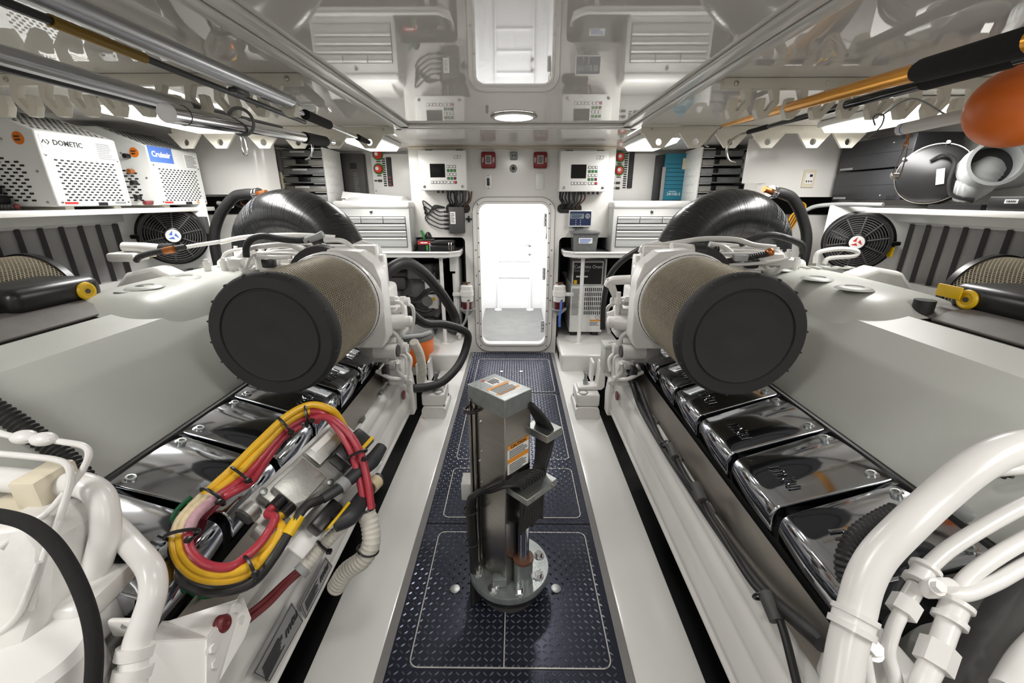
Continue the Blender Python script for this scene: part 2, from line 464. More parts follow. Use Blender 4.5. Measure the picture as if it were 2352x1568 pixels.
mb = MB(); o3 = [Vector((DCX+a, YB-.0135, .722+b)) for a, b in rrect(.728, 1.419, .132, 7)]; h3 = [Vector((DCX+a, YB-.0135, .722+b)) for a, b in rrect(.718, 1.409, .127, 7)]
holed(mb, o3, [h3], (0, .012, 0)); mb.build('frame_groove_line', 'border_grey', df)  # grey ring stands in for the shaded groove round the frame
mb = MB(); o3 = [Vector((DCX+a, YB-.0128, .733+b)) for a, b in rrect(.648, 1.323, .092, 7)]; h3 = [Vector((DCX+a, YB-.0128, .733+b)) for a, b in rrect(.639, 1.314, .087, 7)]
holed(mb, o3, [h3], (0, .004, 0)); mb.build('lip_groove_line', 'border_grey', df)  # thin grey ring drawn as the shade line along the lip
hg = None
for z in (1.24, .77, .27):
    b = MB().rbox((DCX+.262, YB-.026, z-.055), (DCX+.29, YB-.012, z+.055), .01, 3, axis=1)
    for q in (-.035, 0, .035): b.cyl((DCX+.276, YB-.03, z+q-.011), (DCX+.276, YB-.03, z+q+.011), .009, n=12)
    b.build('hinge', 'bright_steel', df)
# outer back walls behind the counters, with returns
for sx, nm in ((-1, 'left'), (1, 'right')):
    mb = MB().box((min(sx*XW, sx*XH), YB2, .95), (max(sx*XW, sx*XH), YB2+.05, ZC))
    struct(MB().box((min(sx*XW, sx*(XW-.04)), YB+.05, 1.1), (max(sx*XW, sx*(XW-.04)), YB2+.05, ZC)).build('wall_return_'+nm, 'gelcoat', smooth=0), 'white return wall beside the tool chest, '+nm+' side')
    struct(mb.build('wall_back_'+nm, 'gelcoat', smooth=0), 'white wall behind the tool chest, '+nm+' side')
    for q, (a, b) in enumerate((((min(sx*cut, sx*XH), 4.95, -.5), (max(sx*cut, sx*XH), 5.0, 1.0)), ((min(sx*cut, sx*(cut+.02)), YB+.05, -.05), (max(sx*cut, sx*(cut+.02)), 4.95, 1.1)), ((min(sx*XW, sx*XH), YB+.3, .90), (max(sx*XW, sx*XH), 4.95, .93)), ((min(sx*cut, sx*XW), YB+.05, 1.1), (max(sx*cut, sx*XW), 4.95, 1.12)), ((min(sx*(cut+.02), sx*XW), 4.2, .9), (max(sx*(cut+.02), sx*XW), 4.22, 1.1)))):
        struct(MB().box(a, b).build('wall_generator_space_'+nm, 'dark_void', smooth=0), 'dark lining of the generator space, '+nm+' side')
    s = MB().box((sx*XH, YF, -.5), (sx*(XH+.05), 5.0, ZC+.05)).build('wall_'+nm, 'gelcoat', smooth=0); struct(s, 'white hull side, '+nm)
struct(MB().box((-XH, YF-.05, -.5), (XH, YF, ZC+.05)).build('wall_front', 'gelcoat', smooth=0), 'white bulkhead behind the viewpoint')
# trim line where ceiling and bulkhead meet
struct(MB().rbox((-XW, YB-.02, ZC-.018), (XW, YB, ZC), .005).build('trim_1', 'cream'), 'cream trim strip where ceiling meets bulkhead')
# ---- ceiling: glossy panels, central hatch panel held by a double frame
ce = struct(MB().box((-XH, YF, ZC), (XH, YB2+.05, ZC+.05)).build('ceiling', 'ceiling_gloss', smooth=0), 'glossy white ceiling reflecting the engine room')
FY = 2.74; FX0, FX1 = -.645, .705
for nm, e0, e1, dz in (('hatch_frame', 0, .05, .016), ('hatch_coaming', .054, .1, .02)):
    mb = MB()
    mb.rbox((FX0-e1+.05, YF, ZC-dz), (FX0-e0+.05, FY-.05+e1, ZC), .006); mb.rbox((FX1+e0-.05, YF, ZC-dz), (FX1+e1-.05, FY-.05+e1, ZC), .006)
    mb.rbox((FX0-e1+.05, FY-.05+e0, ZC-dz), (FX1+e1-.05, FY-.05+e1, ZC), .006)
    mb.build(nm, 'gelcoat', ce)
mb = MB(); mb.box((FX0+.05-.054, YF, ZC-.012), (FX0+.05-.05, FY+.003, ZC)); mb.box((FX1-.05+.05, YF, ZC-.012), (FX1-.05+.054, FY+.003, ZC)); mb.box((FX0, FY, ZC-.012), (FX1, FY+.004, ZC))
mb.build('frame_seam', 'dark_void', ce, smooth=0)
# ---- lazarette behind the door: white lobby, far door with ladder-like ribs, tread floor
mb = MB(); yb = 5.55
mb.box((-.395, YB+.05, -.04), (-.375, yb, 2.0)); mb.box((.385, YB+.05, -.04), (.405, yb, 2.0)); mb.box((-.4, yb, -.04), (.41, yb+.03, 2.3))
lw = struct(mb.build('wall_lazarette', 'room_white', smooth=0), 'bright white walls of the compartment beyond the door')
rp = MB().rbox((-.2, yb-.014, .42), (.23, yb+.002, .44), .006).build('rib', 'room_white', lw)
for k in range(1, 5): piece(lw, rp, (0, 0, .215*k))
for sx in (-1, 1): MB().cyl((.015+sx*.215, yb-.03, .0), (.015+sx*.215, yb-.03, 1.4), .013, n=12).build('ladder_rail', 'room_white', lw)
for sx in (-1, 1): MB().lathe((.015+sx*.215, yb-.1, .001), (0,0,1), [(0,.05),(.012,.048),(.02,.02)], 20).build('rail_foot', 'room_white', lw)
fz = struct(MB().box((-.375, YB+.0, -.04), (.385, yb, 0.0)).build('floor_lazarette', 'mid_grey', smooth=0), 'grey tread plate floor beyond the door')
for sx in (-.03, .06): MB().tube([(.015+sx*5-.03, yb-.05, 1.53), (.015+sx*4, yb-.05, 1.5), (.015+sx*1.4, yb-.05, 1.5), (.015+sx*1.1, yb-.05, 1.57)], .006, 8).build('orange_line', 'orange_gold', lw)
MB().torus((.36, 4.6, 1.13), (1,0,0), .12, .012, 24, 8).build('port_ring', 'stainless', lw)
for z in (.83, .72): MB().rbox((.2, yb-.05, z), (.24, yb-.0, z+.03), .006).build('latch', 'stainless', lw)
# ================================================================ the two V engines
def Cp(px, py, zc): return CAM+ray(px, py)*zc         # point at a camera depth
EC = 1.46                                            # engine centre line
def rocker_cover(eng, sx, y0, y1, first):
    """one polished rocker cover between y0 and y1"""
    # profile from the inboard bottom over the rounded edge up to the valley: (x, z, end inset)
    prof = [(.772, .492, .012), (.757, .515, .011), (.748, .56, .010), (.749, .574, .0098), (.752, .585, .0095), (.757, .594, .0092), (.765, .601, .009), (.776, .606, .0085), (.79, .6115, .008), (.84, .630, .006), (.92, .658, .004), (.985, .681, .002), (1.045, .700, .001)]
    side = [(0, 0.0, .075), (.4, 0.0, .05), (1, .0, .0)]
    vs = []; fs = []; n = len(prof)
    cols = [(y0+.002, -.06, 0), (y0+.0025, -.008, 1), (y0+.004, -.003, 1), (y0+.009, 0, 1), ((y0+y1)/2, .002, 1), (y1-.009, 0, 1), (y1-.004, -.003, 1), (y1-.0025, -.008, 1), (y1-.002, -.06, 0)]
    for ci, (y, dz, k) in enumerate(cols):
        for (x, z, ins) in prof:
            yy = y+(ins if ci < 4 else -ins if ci > 4 else 0)
            up = Vector((-.35*sx, 0, .94)) if x > .775 else Vector((-.94*sx, 0, .3))
            vs.append(Vector((sx*x, yy, z))+up*dz)
    for c in range(len(cols)-1):
        for i in range(n-1): fs.append((c*n+i, c*n+i+1, (c+1)*n+i+1, (c+1)*n+i))
    o = MB().add(vs, fs).build('rocker_cover', 'chrome', eng, smooth=52)
    # raised lettering near the outer edge, reading along the engine
    up = Vector((sx*.92, 0, .34)).normalized(); R = Vector((0, -1*sx, 0)) if sx > 0 else Vector((0, 1, 0))
    text(o, 'mtu', (sx*.832, (y0+y1)/2-.02, .633), R, up, .07, 'chrome', depth=.0010, shear=.18)
    # socket screws in little pads at both upper corners
    nrm = Vector((-sx*.33, 0, .94))
    for yy in (y0+.035, y1-.035):
        c = Vector((sx*1.012, yy, .6885))
        MB().lathe(c+nrm*.001, nrm, [(-.006, .0125), (.008, .0125), (.0085, .0075), (.003, .0068), (.003, .001)], 14).build('cover_screw', 'zinc', o); MB().lathe(c, nrm, [(-.012, .026), (.0, .0225), (.0012, .017)], 20).build('screw_pad', 'chrome', o)
    return o

def air_filter(eng, sx, x, z, r, y0, y1, far=False):
    # pleated paper drum, cap, wire mesh, rear band
    n = 96 if not far else 64
    vs = []; fs = []
    for j, y in enumerate((y0+.01, y1)):
        for k in range(2*n):
            a = math.pi*k/n; rr = r*.965-(.006 if k % 2 else 0); vs.append((sx*x+rr*math.cos(a), y, z+rr*math.sin(a)))
    for k in range(2*n): fs.append((k, (k+1) % (2*n), (k+1) % (2*n)+2*n, k+2*n))
    o = MB().add(vs, fs).build('air_filter', 'filter_paper', eng, smooth=0)
    # expanded wire mesh, diamond cells
    nu = 84 if not far else 64; nv = int((y1-y0)/.0155); mb = MB(); rr = r*.985; w = .0018; vs = []; fs = []
    def P(u, v, o_=0): a = 2*math.pi*u/nu; return Vector((sx*x+(rr+o_)*math.cos(a), y0+.012+(y1-y0-.03)*v/nv, z+(rr+o_)*math.sin(a)))
    for v in range(nv):
        for u in range(nu):
            if far and 20 < u*72/nu % 72 < 0: continue
            for (a, b) in (((u, v), (u+.5, v+.5)), ((u+.5, v+.5), (u, v+1)), ((u+1, v), (u+.5, v+.5)), ((u+.5, v+.5), (u+1, v+1))):
                A, B = P(*a), P(*b); d = (B-A).normalized(); N = Vector((A.x-sx*x, 0, A.z-z)).normalized(); t = d.cross(N)*w
                k = len(vs); vs += [A-t, B-t, B+t, A+t, A+N*.0016, B+N*.0016]; fs += [(k, k+1, k+5, k+4), (k+4, k+5, k+2, k+3)]
    m = mb.add(vs, fs).build('wire_mesh', 'filter_mesh', o, smooth=0, weld=False); m['kind'] = 'stuff'
    # rubber end cap: dished disc with a groove, rim notches
    prof = [(.05, r*1.0), (.008, r*1.03), (.002, r*1.02), (-.012, r*1.0), (-.020, r*.965), (-.021, r*.80), (-.015, r*.785), (-.015, r*.77), (-.021, r*.755), (-.014, r*.60), (-.010, r*.42), (-.012, r*.22), (-.008, r*.15), (-.008, .001)]
    c = MB().lathe((sx*x, y0, z), (0,1,0), prof, 64, caps=False).build('end_cap', 'rubber_matte', o, smooth=40)
    for k in range(0 if far else 18):
        a = 2*math.pi*k/18+.1; d = Vector((math.cos(a), 0, math.sin(a)))
        p = Vector((sx*x, y0-.004, z))+d*r*1.008
        MB().box(p-Vector((.0035, .008, .003)), p+Vector((.0035, .02, .003)), Matrix.Rotation(-a, 3, 'Y'), p).build('cap_lug', 'rubber_matte', o, smooth=0)
    MB().lathe((sx*x, y1-.02, z), (0,1,0), [(0, r*1.0), (.001, r*1.03), (.03, r*1.03), (.035, r*.98)], 64).build('clamp_band', 'black_plastic', o)
    return o

def engine(side):
    sx = -1 if side == 'left' else 1
    off = -.035 if sx < 0 else 0
    eng = thing('marine_engine', (sx*EC, 1.4, -.35), 'white V engine filling the '+side+' side of the walkway, chrome rocker covers', 'engine', 'main engines')
    X = lambda x: sx*x
    # crankcase and bank bodies (mostly hidden)
    p = [(.80, -.2), (.80, .38), (.86, .47), (1.05, .68), (1.08, .70), (1.84, .70), (1.87, .68), (2.06, .47), (2.12, .38), (2.12, -.2), (1.8, -.4), (1.1, -.4)]
    MB().prism([Vector((X(a), .32, b)) for a, b in p], (0, 2.2, 0)).build('crankcase', 'casting_white', eng, bev=.01)
    # valley cover: sloping panels and shallow roof, front edge near the camera
    def roof(mb, prof, y0, y1, th):
        mb.prism([Vector((X(a), y0, b)) for a, b in prof], (0, y1-y0, 0))
    mb = MB(); roof(mb, [(1.062, .706), (1.078, .735), (1.328, .975), (1.46, 1.006), (1.592, .975), (1.84, .735), (1.858, .706), (1.8, .69), (1.1, .69)], .25, 2.3, .01)
    vc = mb.build('valley_cover', 'engine_white_shaded', eng, smooth=20, bev=.003)
    MB().box((X(1.05)-.006, .25, .697), (X(1.05)+.006, 2.45, .708)).build('cover_seal', 'black_plastic', eng, smooth=0)
    # charge-air dome behind, with three round bosses
    rows = []; pr = [(1.27, .90), (1.285, .935), (1.305, .972), (1.33, 1.005), (1.375, 1.048), (1.46, 1.074), (1.66, 1.066), (1.735, 1.04), (1.76, .995), (1.78, .94), (1.80, .88)]
    ys = [(1.46, .0), (1.50, .4), (1.55, .75), (1.61, .97), (2.35, 1), (2.47, .9), (2.53, .55), (2.55, 0)]
    vs = []; fs = []; n = len(pr)
    for y, k in ys:
        for a, b in pr: vs.append(Vector((X(EC+(a-EC)*(.9+.1*k)), y, .72+(b-.72)*(.80+.2*k) if k else .72+(b-.72)*.80)))
    for j in range(len(ys)-1):
        for i in range(n-1): fs.append((j*n+i, j*n+i+1, (j+1)*n+i+1, (j+1)*n+i))
    dm = MB().add(vs, fs).build('charge_air_dome', 'engine_white_shaded', eng, smooth=50); dm.modifiers.new('s', 'SUBSURF').levels = 2; dm.modifiers['s'].render_levels = 2
    for yy in (1.69, 1.91, 2.19):
        MB().lathe((X(EC)-.045, yy, 1.062), (0,0,1), [(0, .068), (.006, .060), (.010, .050), (.0105, .034), (.006, .032), (.006, .001)], 28).build('boss', 'engine_white_shaded', dm, smooth=40)
    lg = text(dm, 'mtu', (X(EC)+(.12 if sx < 0 else .17), 2.2, 1.068), (1,0,0), (0,1,0), .14, 'engine_white_shaded', depth=.004, name='raised_lettering', squash=1.5)
    # rocker covers, inboard bank: eight, gaps every .26 m
    for k in range(-1, 6):
        rocker_cover(eng, sx, .935+off+.26*k+.004, .935+off+.26*(k+1)-.004, k == -1)
    MB().box((X(.80)-.02, .66, .45), (X(.80)+.02, 2.5, .55)).box((X(.9)-.1, .66, .50), (X(.9)+.1, 2.5, .58)).build('cylinder_head', 'dark_void', eng, smooth=0)
    # brushed heat shield strip and the moulded cooling rail below it
    MB().prism([Vector((X(a), .3, b)) for a, b in ((.712, .398), (.754, .486), (.758, .482), (.718, .394))], (0, 2.0, 0)).build('heat_shield', 'brushed' if sx > 0 else 'brushed', eng, smooth=0)
    clip = MB().rbox((X(.706)-.006, .55, .385), (X(.706)+.006, .60, .41), .003).build('shield_clip', 'clear_plastic', eng)
    for k in range(1, 6): piece(eng, clip, (0, .3*k, 0))
    prof = [(.78, .40), (.715, .400), (.694, .392), (.680, .372), (.676, .348), (.684, .332), (.676, .318), (.664, .295), (.660, .255), (.668, .238), (.658, .222), (.650, .180), (.650, .135), (.660, .115), (.652, .105), (.650, .085), (.665, .075), (.74, .07), (.80, .05)]
    vs = []; n = len(prof); fs = []
    ysr = [.1, 2.46]
    mb = MB(); mb.sweep(prof, .1, 2.50, sx); o = mb.build('cooling_rail', 'engine_white', eng, smooth=60); o.modifiers.new('s', 'SUBSURF').levels = 2; o.modifiers['s'].render_levels = 2
    sol = o.modifiers.new('t', 'SOLIDIFY'); sol.thickness = .004
    # cast end bracket of the rail
    mb = MB(); mb.prism([Vector((X(a), 2.44, b)) for a, b in ((.635, .06), (.63, .2), (.645, .33), (.67, .42), (.72, .46), (.80, .50), (.86, .46), (.86, .05))], (0, .09, 0))
    mb.rbox((min(X(.66), X(.80)), 2.30, .40), (max(X(.66), X(.80)), 2.52, .47), .02, 3); mb.cyl((X(.645), 2.43, .30), (X(.645), 2.45, .30), .02)
    mb.build('rail_bracket', 'casting_white', eng, bev=.008)
    # engine number plate on the rail
    MB().cyl((X(.655), 2.30, .275), (X(.648), 2.30, .275), .028, n=20).build('round_decal', 'dark_red', eng)
    # turbocharger inlet casting behind the filter
    fx, fz, fr = .796, .966, .212
    mb = MB(); mb.lathe((X(fx), 1.80, fz), (0,1,0), [(0, fr*1.0), (.018, fr*1.035), (.03, fr*1.06), (.075, fr*1.06), (.08, fr*1.0), (.12, fr*.96), (.16, fr*.85), (.22, fr*.7), (.26, fr*.5)], 48)
    mb.prism([Vector((X(a), 1.85, b)) for a, b in ((.60, .74), (.575, .80), (.575, 1.06), (.60, 1.14), (.66, 1.19), (.80, 1.20), (.80, .74))], (0, .10, 0)); mb.rbox((min(X(.60), X(.68)), 1.95, .74), (max(X(.60), X(.68)), 2.06, 1.12), .02, 3)
    mb.build('turbo_inlet', 'engine_white', eng, smooth=40, bev=.006)
    mb = MB(); mb.rbox((min(X(.64), X(.95)), 2.02, 1.05), (max(X(.64), X(.95)), 2.09, 1.20), .01); mb.rbox((min(X(.62), X(.70)), 2.06, .98), (max(X(.62), X(.70)), 2.13, 1.15), .008)
    mb.rbox((min(X(.72), X(1.0)), 2.1, 1.0), (max(X(.72), X(1.0)), 2.4, 1.17), .03, 3)
    mb.build('turbo_bracket', 'engine_white', eng, smooth=40)
    MB().lathe((X(.90), 1.98, 1.04), (0,1,0), [(0, .16), (.05, .165), (.12, .15)], 32).build('turbo_seal', 'rubber', eng)
    # air filters on both banks
    air_filter(eng, sx, fx, fz, fr, 1.348, 1.83)
    air_filter(eng, sx, 2*EC-fx, fz, fr, 1.348, 1.83, far=True)
    # outboard bank: black ignition housing and grey guard, yellow lock ring
    gm = MB(); cx = 1.70
    pts = [(1.50, 1.006), (1.56, 1.035), (1.66, 1.05), (1.80, 1.035), (1.92, .98), (1.93, .95), (1.80, .99), (1.66, 1.005), (1.54, .985)]
    yf = .72; ye = 1.50 if sx > 0 else 1.62
    gm.prism([Vector((X(a), yf, b)) for a, b in pts], (0, ye-yf-.06, 0))
    gm.prism([Vector((X(a+.02), ye-.062, b)) for a, b in pts], (0, .07, 0))
    g = gm.build('guard_plate', 'grey_cover', eng, bev=.008)
    MB().cyl((X(1.53), ye+.0, .985), (X(1.53), ye, 1.06), .032, n=20).build('rubber_foot', 'rubber', g)
    bx = MB().rbox((min(X(1.62), X(1.86)), ye-.30, 1.03), (max(X(1.62), X(1.86)), ye+.02, 1.125), .035, 4); bx.rbox((min(X(1.70), X(1.95)), ye-.55, 1.02), (max(X(1.70), X(1.95)), ye-.26, 1.11), .04, 4)
    h = bx.build('injector_housing', 'black_plastic', eng, smooth=40)
    MB().torus((X(1.615), ye-.06, 1.075), (sx, 0, 0), .026, .009, 24, 8).cyl((X(1.61), ye-.06, 1.075), (X(1.625), ye-.06, 1.075), .02).build('lock_ring', 'yellow_plastic', h)
    if sx > 0: MB().rbox((X(1.60)-.004, ye-.05, 1.07), (X(1.60)+.004, ye+.04, 1.115), .004).build('lock_tab', 'yellow_plastic', h)
    MB().cyl((X(1.607), ye-.06, 1.075), (X(1.618), ye-.06, 1.075), .009, n=12).build('lock_pin', 'dark_grey', h)
    if sx < 0: MB().tube([(X(1.62), ye+.02, 1.03), (X(1.52), ye+.06, 1.06), (X(1.47), ye+.04, 1.05), (X(1.45), ye+.0, 1.02)], .012, 8).tube([(X(1.56), ye+.05, 1.05), (X(1.5), ye+.11, 1.05), (X(1.46), ye+.10, 1.03)], .009, 8).build('sensor_lead', 'rubber', h)
    return eng
ENG = {s: engine(s) for s in ('left', 'right')}
# ================================================================ back bulkhead and counters
def frect(px0, py0, px1, py1, y):
    """front-facing rectangle given by its pixel edges at depth y -> x0, x1, z0, z1"""
    ym = (py0+py1)/2; xm = (px0+px1)/2
    return W(px0, ym, y=y).x, W(px1, ym, y=y).x, W(xm, py1, y=y).z, W(xm, py0, y=y).z
SIDE = (('left', -1), ('right', 1))
CZ = .985
for nm, sx in SIDE:
    # ---- counter with rim, mat, leg
    ct = thing('counter', (sx*1.05, 3.8, .94), 'white counter shelf with a chamfered end, '+nm+' of the doorway', 'counter', 'counters beside the doorway')
    poly = [(1.62, 3.56), (.53, 3.56), (.45, 3.65), (.45, 4.10), (1.62, 4.10)]
    MB().prism([Vector((sx*a, b, CZ-.045)) for a, b in poly], (0, 0, .04)).build('counter_top', 'steel_white', ct, bev=.006)
    MB().prism([Vector((sx*a, b, CZ-.006)) for a, b in ((.86, 3.585), (.54, 3.585), (.475, 3.66), (.475, 4.08), (.86, 4.08))], (0, 0, .004)).build('mat', 'dark_grey', ct, smooth=0)
    rim = MB()
    for a, b in zip(((1.62, 3.56), (.53, 3.56), (.45, 3.65)), ((.53, 3.56), (.45, 3.65), (.45, 3.79))):
        A = Vector((sx*a[0], a[1], CZ-.003)); B = Vector((sx*b[0], b[1], CZ-.003)); rim.tube([A, B], .011, 8, smooth=False)
    rim.build('rim', 'steel_white', ct)
    lx = sx*.615
    lg = MB().cyl((lx, 3.63, .152), (lx, 3.63, CZ-.045), .017, n=16)
    lg.lathe((lx, 3.63, .1505), (0,0,1), [(0, .04), (.006, .04), (.01, .02)], 20); lg.rbox((lx-.05, 3.60, CZ-.055), (lx+.05, 3.66, CZ-.045), .003)
    lg.build('leg', 'steel_white', ct)
    # ---- tool chest
    x0, x1 = (-1.485, -.857) if sx < 0 else (.845, 1.475)
    yf = 3.62
    tc = thing('tool_chest', ((x0+x1)/2, 3.83, CZ), 'pale grey steel tool chest with six drawers, '+nm+' of the doorway', 'tool chest', 'tool chests on the counters')
    zr = lambda py: W(850 if sx < 0 else 1500, py, y=yf).z
    zt = zr(461); zl = zr(478); zb = CZ-.002
    body = MB().rbox((x0, yf, zb), (x1, 4.04, zl), .006).build('body', 'cabinet_grey', tc)
    MB().rbox((x0-.006, yf-.012, zl-.004), (x1+.006, 4.05, zt), .02, 3).build('lid', 'steel_white', tc)
    MB().lathe(((x0+x1)/2, yf, zr(486)), (0,-1,0), [(0, .012), (.008, .012), (.009, .006), (.004, .005)], 16).build('lock', 'bright_steel', tc)
    dx0, dx1 = x0+.035, x1-.035; w3 = (dx1-dx0)/3
    def drawer(a, b, p0, p1):
        z0, z1 = zr(p1), zr(p0)
        MB().rbox((a-.004, yf-.0015, z0-.004), (b+.004, yf+.002, z1+.004), .001).build('drawer_gap', 'dark_grey', tc)
        d = MB().rbox((a, yf-.012, z0+.003), (b, yf, z1-.014), .003).build('drawer', 'drawer_grey', tc)
        MB().rbox((a, yf-.019, z1-.016), (b, yf, z1-.002), .005, 3).build('drawer_pull', 'steel_white', d)
    for k in range(3): drawer(dx0+k*w3+.003, dx0+(k+1)*w3-.003, 498, 513)
    drawer(dx0, dx1, 514.5, 528); drawer(dx0, dx1, 529.5, 544); drawer(dx0, dx1, 545, 567)
    ex = x1 if sx < 0 else x0
    MB().rbox((ex-.004, 3.80, 1.17), (ex+.004, 3.90, 1.24), .003).build('side_handle', 'stainless', tc); MB().rbox((ex-.004, 3.82, 1.11), (ex+.004, 3.86, 1.135), .003).build('side_sticker', 'ink', tc)

# papers lying on the left chest
pl = thing('paper_stack', (-1.17, 3.8, 1.40), 'stack of white papers lying on the left tool chest', 'paper')
for k in range(3):
    c = Vector((-1.17+.01*k, 3.82, 1.4035+.012*k)); R = Matrix.Rotation(.05*k-.04, 3, 'Z')
    MB().cbox(c, (.50-.03*k, .30, .011), R).build('sheet', 'paper', pl, smooth=0)
mb = MB(); mb.add([(-1.44, 3.70, 1.42), (-.95, 3.70, 1.42), (-.93, 3.9, 1.435), (-1.40, 3.9, 1.455), (-1.46, 3.80, 1.475)], [(0, 1, 2, 3, 4)]); mb.build('curled_sheet', 'paper', pl, smooth=0, solid=.002)

# ---- breaker panels with red battery switches
for nm, sx in SIDE:
    yp = 4.10
    x0, x1 = (-1.285, -.872) if sx < 0 else (.90, 1.335)
    z0, z1 = 1.385, 1.80
    bp = thing('breaker_panel', ((x0+x1)/2, yp, z0), 'white breaker panel with two red battery switches, '+nm+' of the doorway', 'electric panel', 'breaker panels')
    MB().rbox((x0, yp, z0), (x1, yp+.055, z1), .004).build('panel', 'steel_white', bp)
    kn = ((868, 355), (870, 388)) if sx < 0 else ((1424, 360), (1422, 391))
    for px, py in kn:
        c = W(px, py, y=yp-.001); r = .045
        k = MB().lathe(c, (0,-1,0), [(0, r*.86), (.012, r*.86), (.03, r*.72), (.034, r*.6)], 28).build('switch_knob', 'red_knob', bp)
        MB().lathe(c, (0,-1,0), [(0, r*1.08), (.003, r*1.08)], 28).build('switch_ring', 'green', k)
        MB().lathe(c+Vector((-.006, -.034, .003)), (0,-1,0), [(0, .016), (.004, .014)], 20).build('switch_centre', 'paper', k)
        MB().box(c+Vector((-.02, -.004, -.062)), c+Vector((.02, 0, -.054))).build('switch_label', 'ink', k, smooth=0)
    if sx < 0: top, bot = W(893, 361, y=yp), W(897, 427, y=yp)
    else: top, bot = W(1450, 349, y=yp), W(1447, 432, y=yp)
    cxm = (top.x+bot.x)/2; n = 13 if sx < 0 else 16; hgt = top.z-bot.z
    MB().box((cxm-.023, yp-.006, bot.z), (cxm+.023, yp, top.z)).build('breaker_strip', 'black_plastic', bp, smooth=0)
    br = MB().box((cxm-.017, yp-.013, top.z-.021), (cxm+.013, yp-.005, top.z-.008)).build('breaker', 'black_box', bp, smooth=0)
    lb = MB().box((cxm-.062, yp-.003, top.z-.020), (cxm-.034, yp, top.z-.009)).build('breaker_label', 'ink', bp, smooth=0)
    for k in range(1, n):
        q = (0, 0, -hgt*k/n); piece(bp, br, q); piece(bp, lb, q)
    for k in (range(3) if sx < 0 else range(0)): MB().box((cxm-.01, yp-.016, bot.z+.01+k*.03), (cxm+.012, yp-.012, bot.z+.018+k*.03)).build('tripped_breaker', 'ink_red', bp, smooth=0)
    z = W(880 if sx < 0 else 1418, 415 if sx < 0 else 420, y=yp).z; xx = W(873 if sx < 0 else 1419, 415, y=yp).x
    for k in range(1 if sx < 0 else 2):
        MB().box((xx-.018, yp-.008, z-.010-k*.045), (xx+.02, yp, z+.010-k*.045)).build('main_breaker', 'black_plastic', bp, smooth=0)
        MB().box((xx-.052, yp-.003, z-.006-k*.045), (xx-.026, yp, z+.006-k*.045)).build('main_label', 'ink', bp, smooth=0)
    for (a, b) in ((x0+.02, z1-.02), (x1-.02, z1-.02), (x0+.02, z0+.1), (x1-.02, z0+.1), (x1-.02, (z0+z1)/2)):
        MB().lathe((a, yp, b), (0,-1,0), [(0, .005), (.002, .005), (.003, .002)], 10).build('screw', 'dark_grey', bp)

# ---- engine control boxes
def ctrl(nm, x0, x1, z0, z1):
    y = 3.655
    cb = thing('control_box', ((x0+x1)/2, 3.72, z0), 'white engine control box with a black screen and keypad, '+nm+' of the doorway', 'control box', 'engine control boxes')
    MB().rbox((x0, y+.012, z0), (x1, YB-.001, z1), .004).build('enclosure', 'steel_white', cb)
    d = MB().rbox((x0+.001, y, z0+.001), (x1-.001, y+.013, z1-.001), .004).build('lid', 'steel_white', cb)
    w, h = x1-x0, z1-z0
    P = lambda u, v: Vector((x0+u*w, y, z1-v*h))
    sc = P(.39, .50)
    MB().box(sc+Vector((-w*.158, -.002, -h*.17)), sc+Vector((w*.158, 0, h*.17))).build('screen', 'black_gloss', d, smooth=0)
    def key(u, v, m, s=.017):
        c = P(u, v); MB().box(c+Vector((-s*.62, -.0015, -s*.62)), c+Vector((s*.62, 0, s*.62))).build('key_frame', 'ink', d, smooth=0)
        MB().rbox(c+Vector((-s*.45, -.004, -s*.45)), c+Vector((s*.45, -.001, s*.45)), .001).build('key', m, d)
    for r in range(4):
        for q in range(3):
            m = 'paper' if r in (0, 2) else ('red_paint' if (r == 3 and q == 2) else 'green'); key(.615+q*.07, .40+r*.098, m)
    for q in range(5): key(.265+q*.068, .795, 'paper')
    for q in range(3): key(.625+q*.07, .795, 'red_knob' if q == 2 else 'paper')
    lg = MB()
    for u in (.745, .815):
        a = [P(u, .20), P(u+.065, .20), P(u+.082, .125), P(u+.017, .125)]
        for k in range(4): lg.tube([a[k]+Vector((0,-.001,0)), a[(k+1) % 4]+Vector((0,-.001,0))], .0013, 4, smooth=False)
    lg.build('logo', 'ink_grey', d)
    for u, v in ((.09, .90), (.91, .90)): MB().lathe(P(u, v), (0,-1,0), [(0, .011), (.004, .011), (.005, .006)], 14).build('lid_screw', 'stainless', d)
    for u in (.2, .85): MB().rbox((x0+u*w-.03, y+.06, z1), (x0+u*w+.03, y+.08, z1+.012), .003).build('hanger', 'dark_grey', cb)
    for k in range(6): MB().cyl((x0+w*(.35+.1*k), 3.73, z0-.02), (x0+w*(.35+.1*k), 3.73, z0), .011, n=10).build('gland', 'dark_grey', cb)
    return cb
a = frect(960, 345, 1075, 437, 3.655); ctrl('left', -.757, -.372, a[2], a[3])
a = frect(1280, 346, 1396, 440, 3.655); ctrl('right', .392, .782, a[2], a[3])
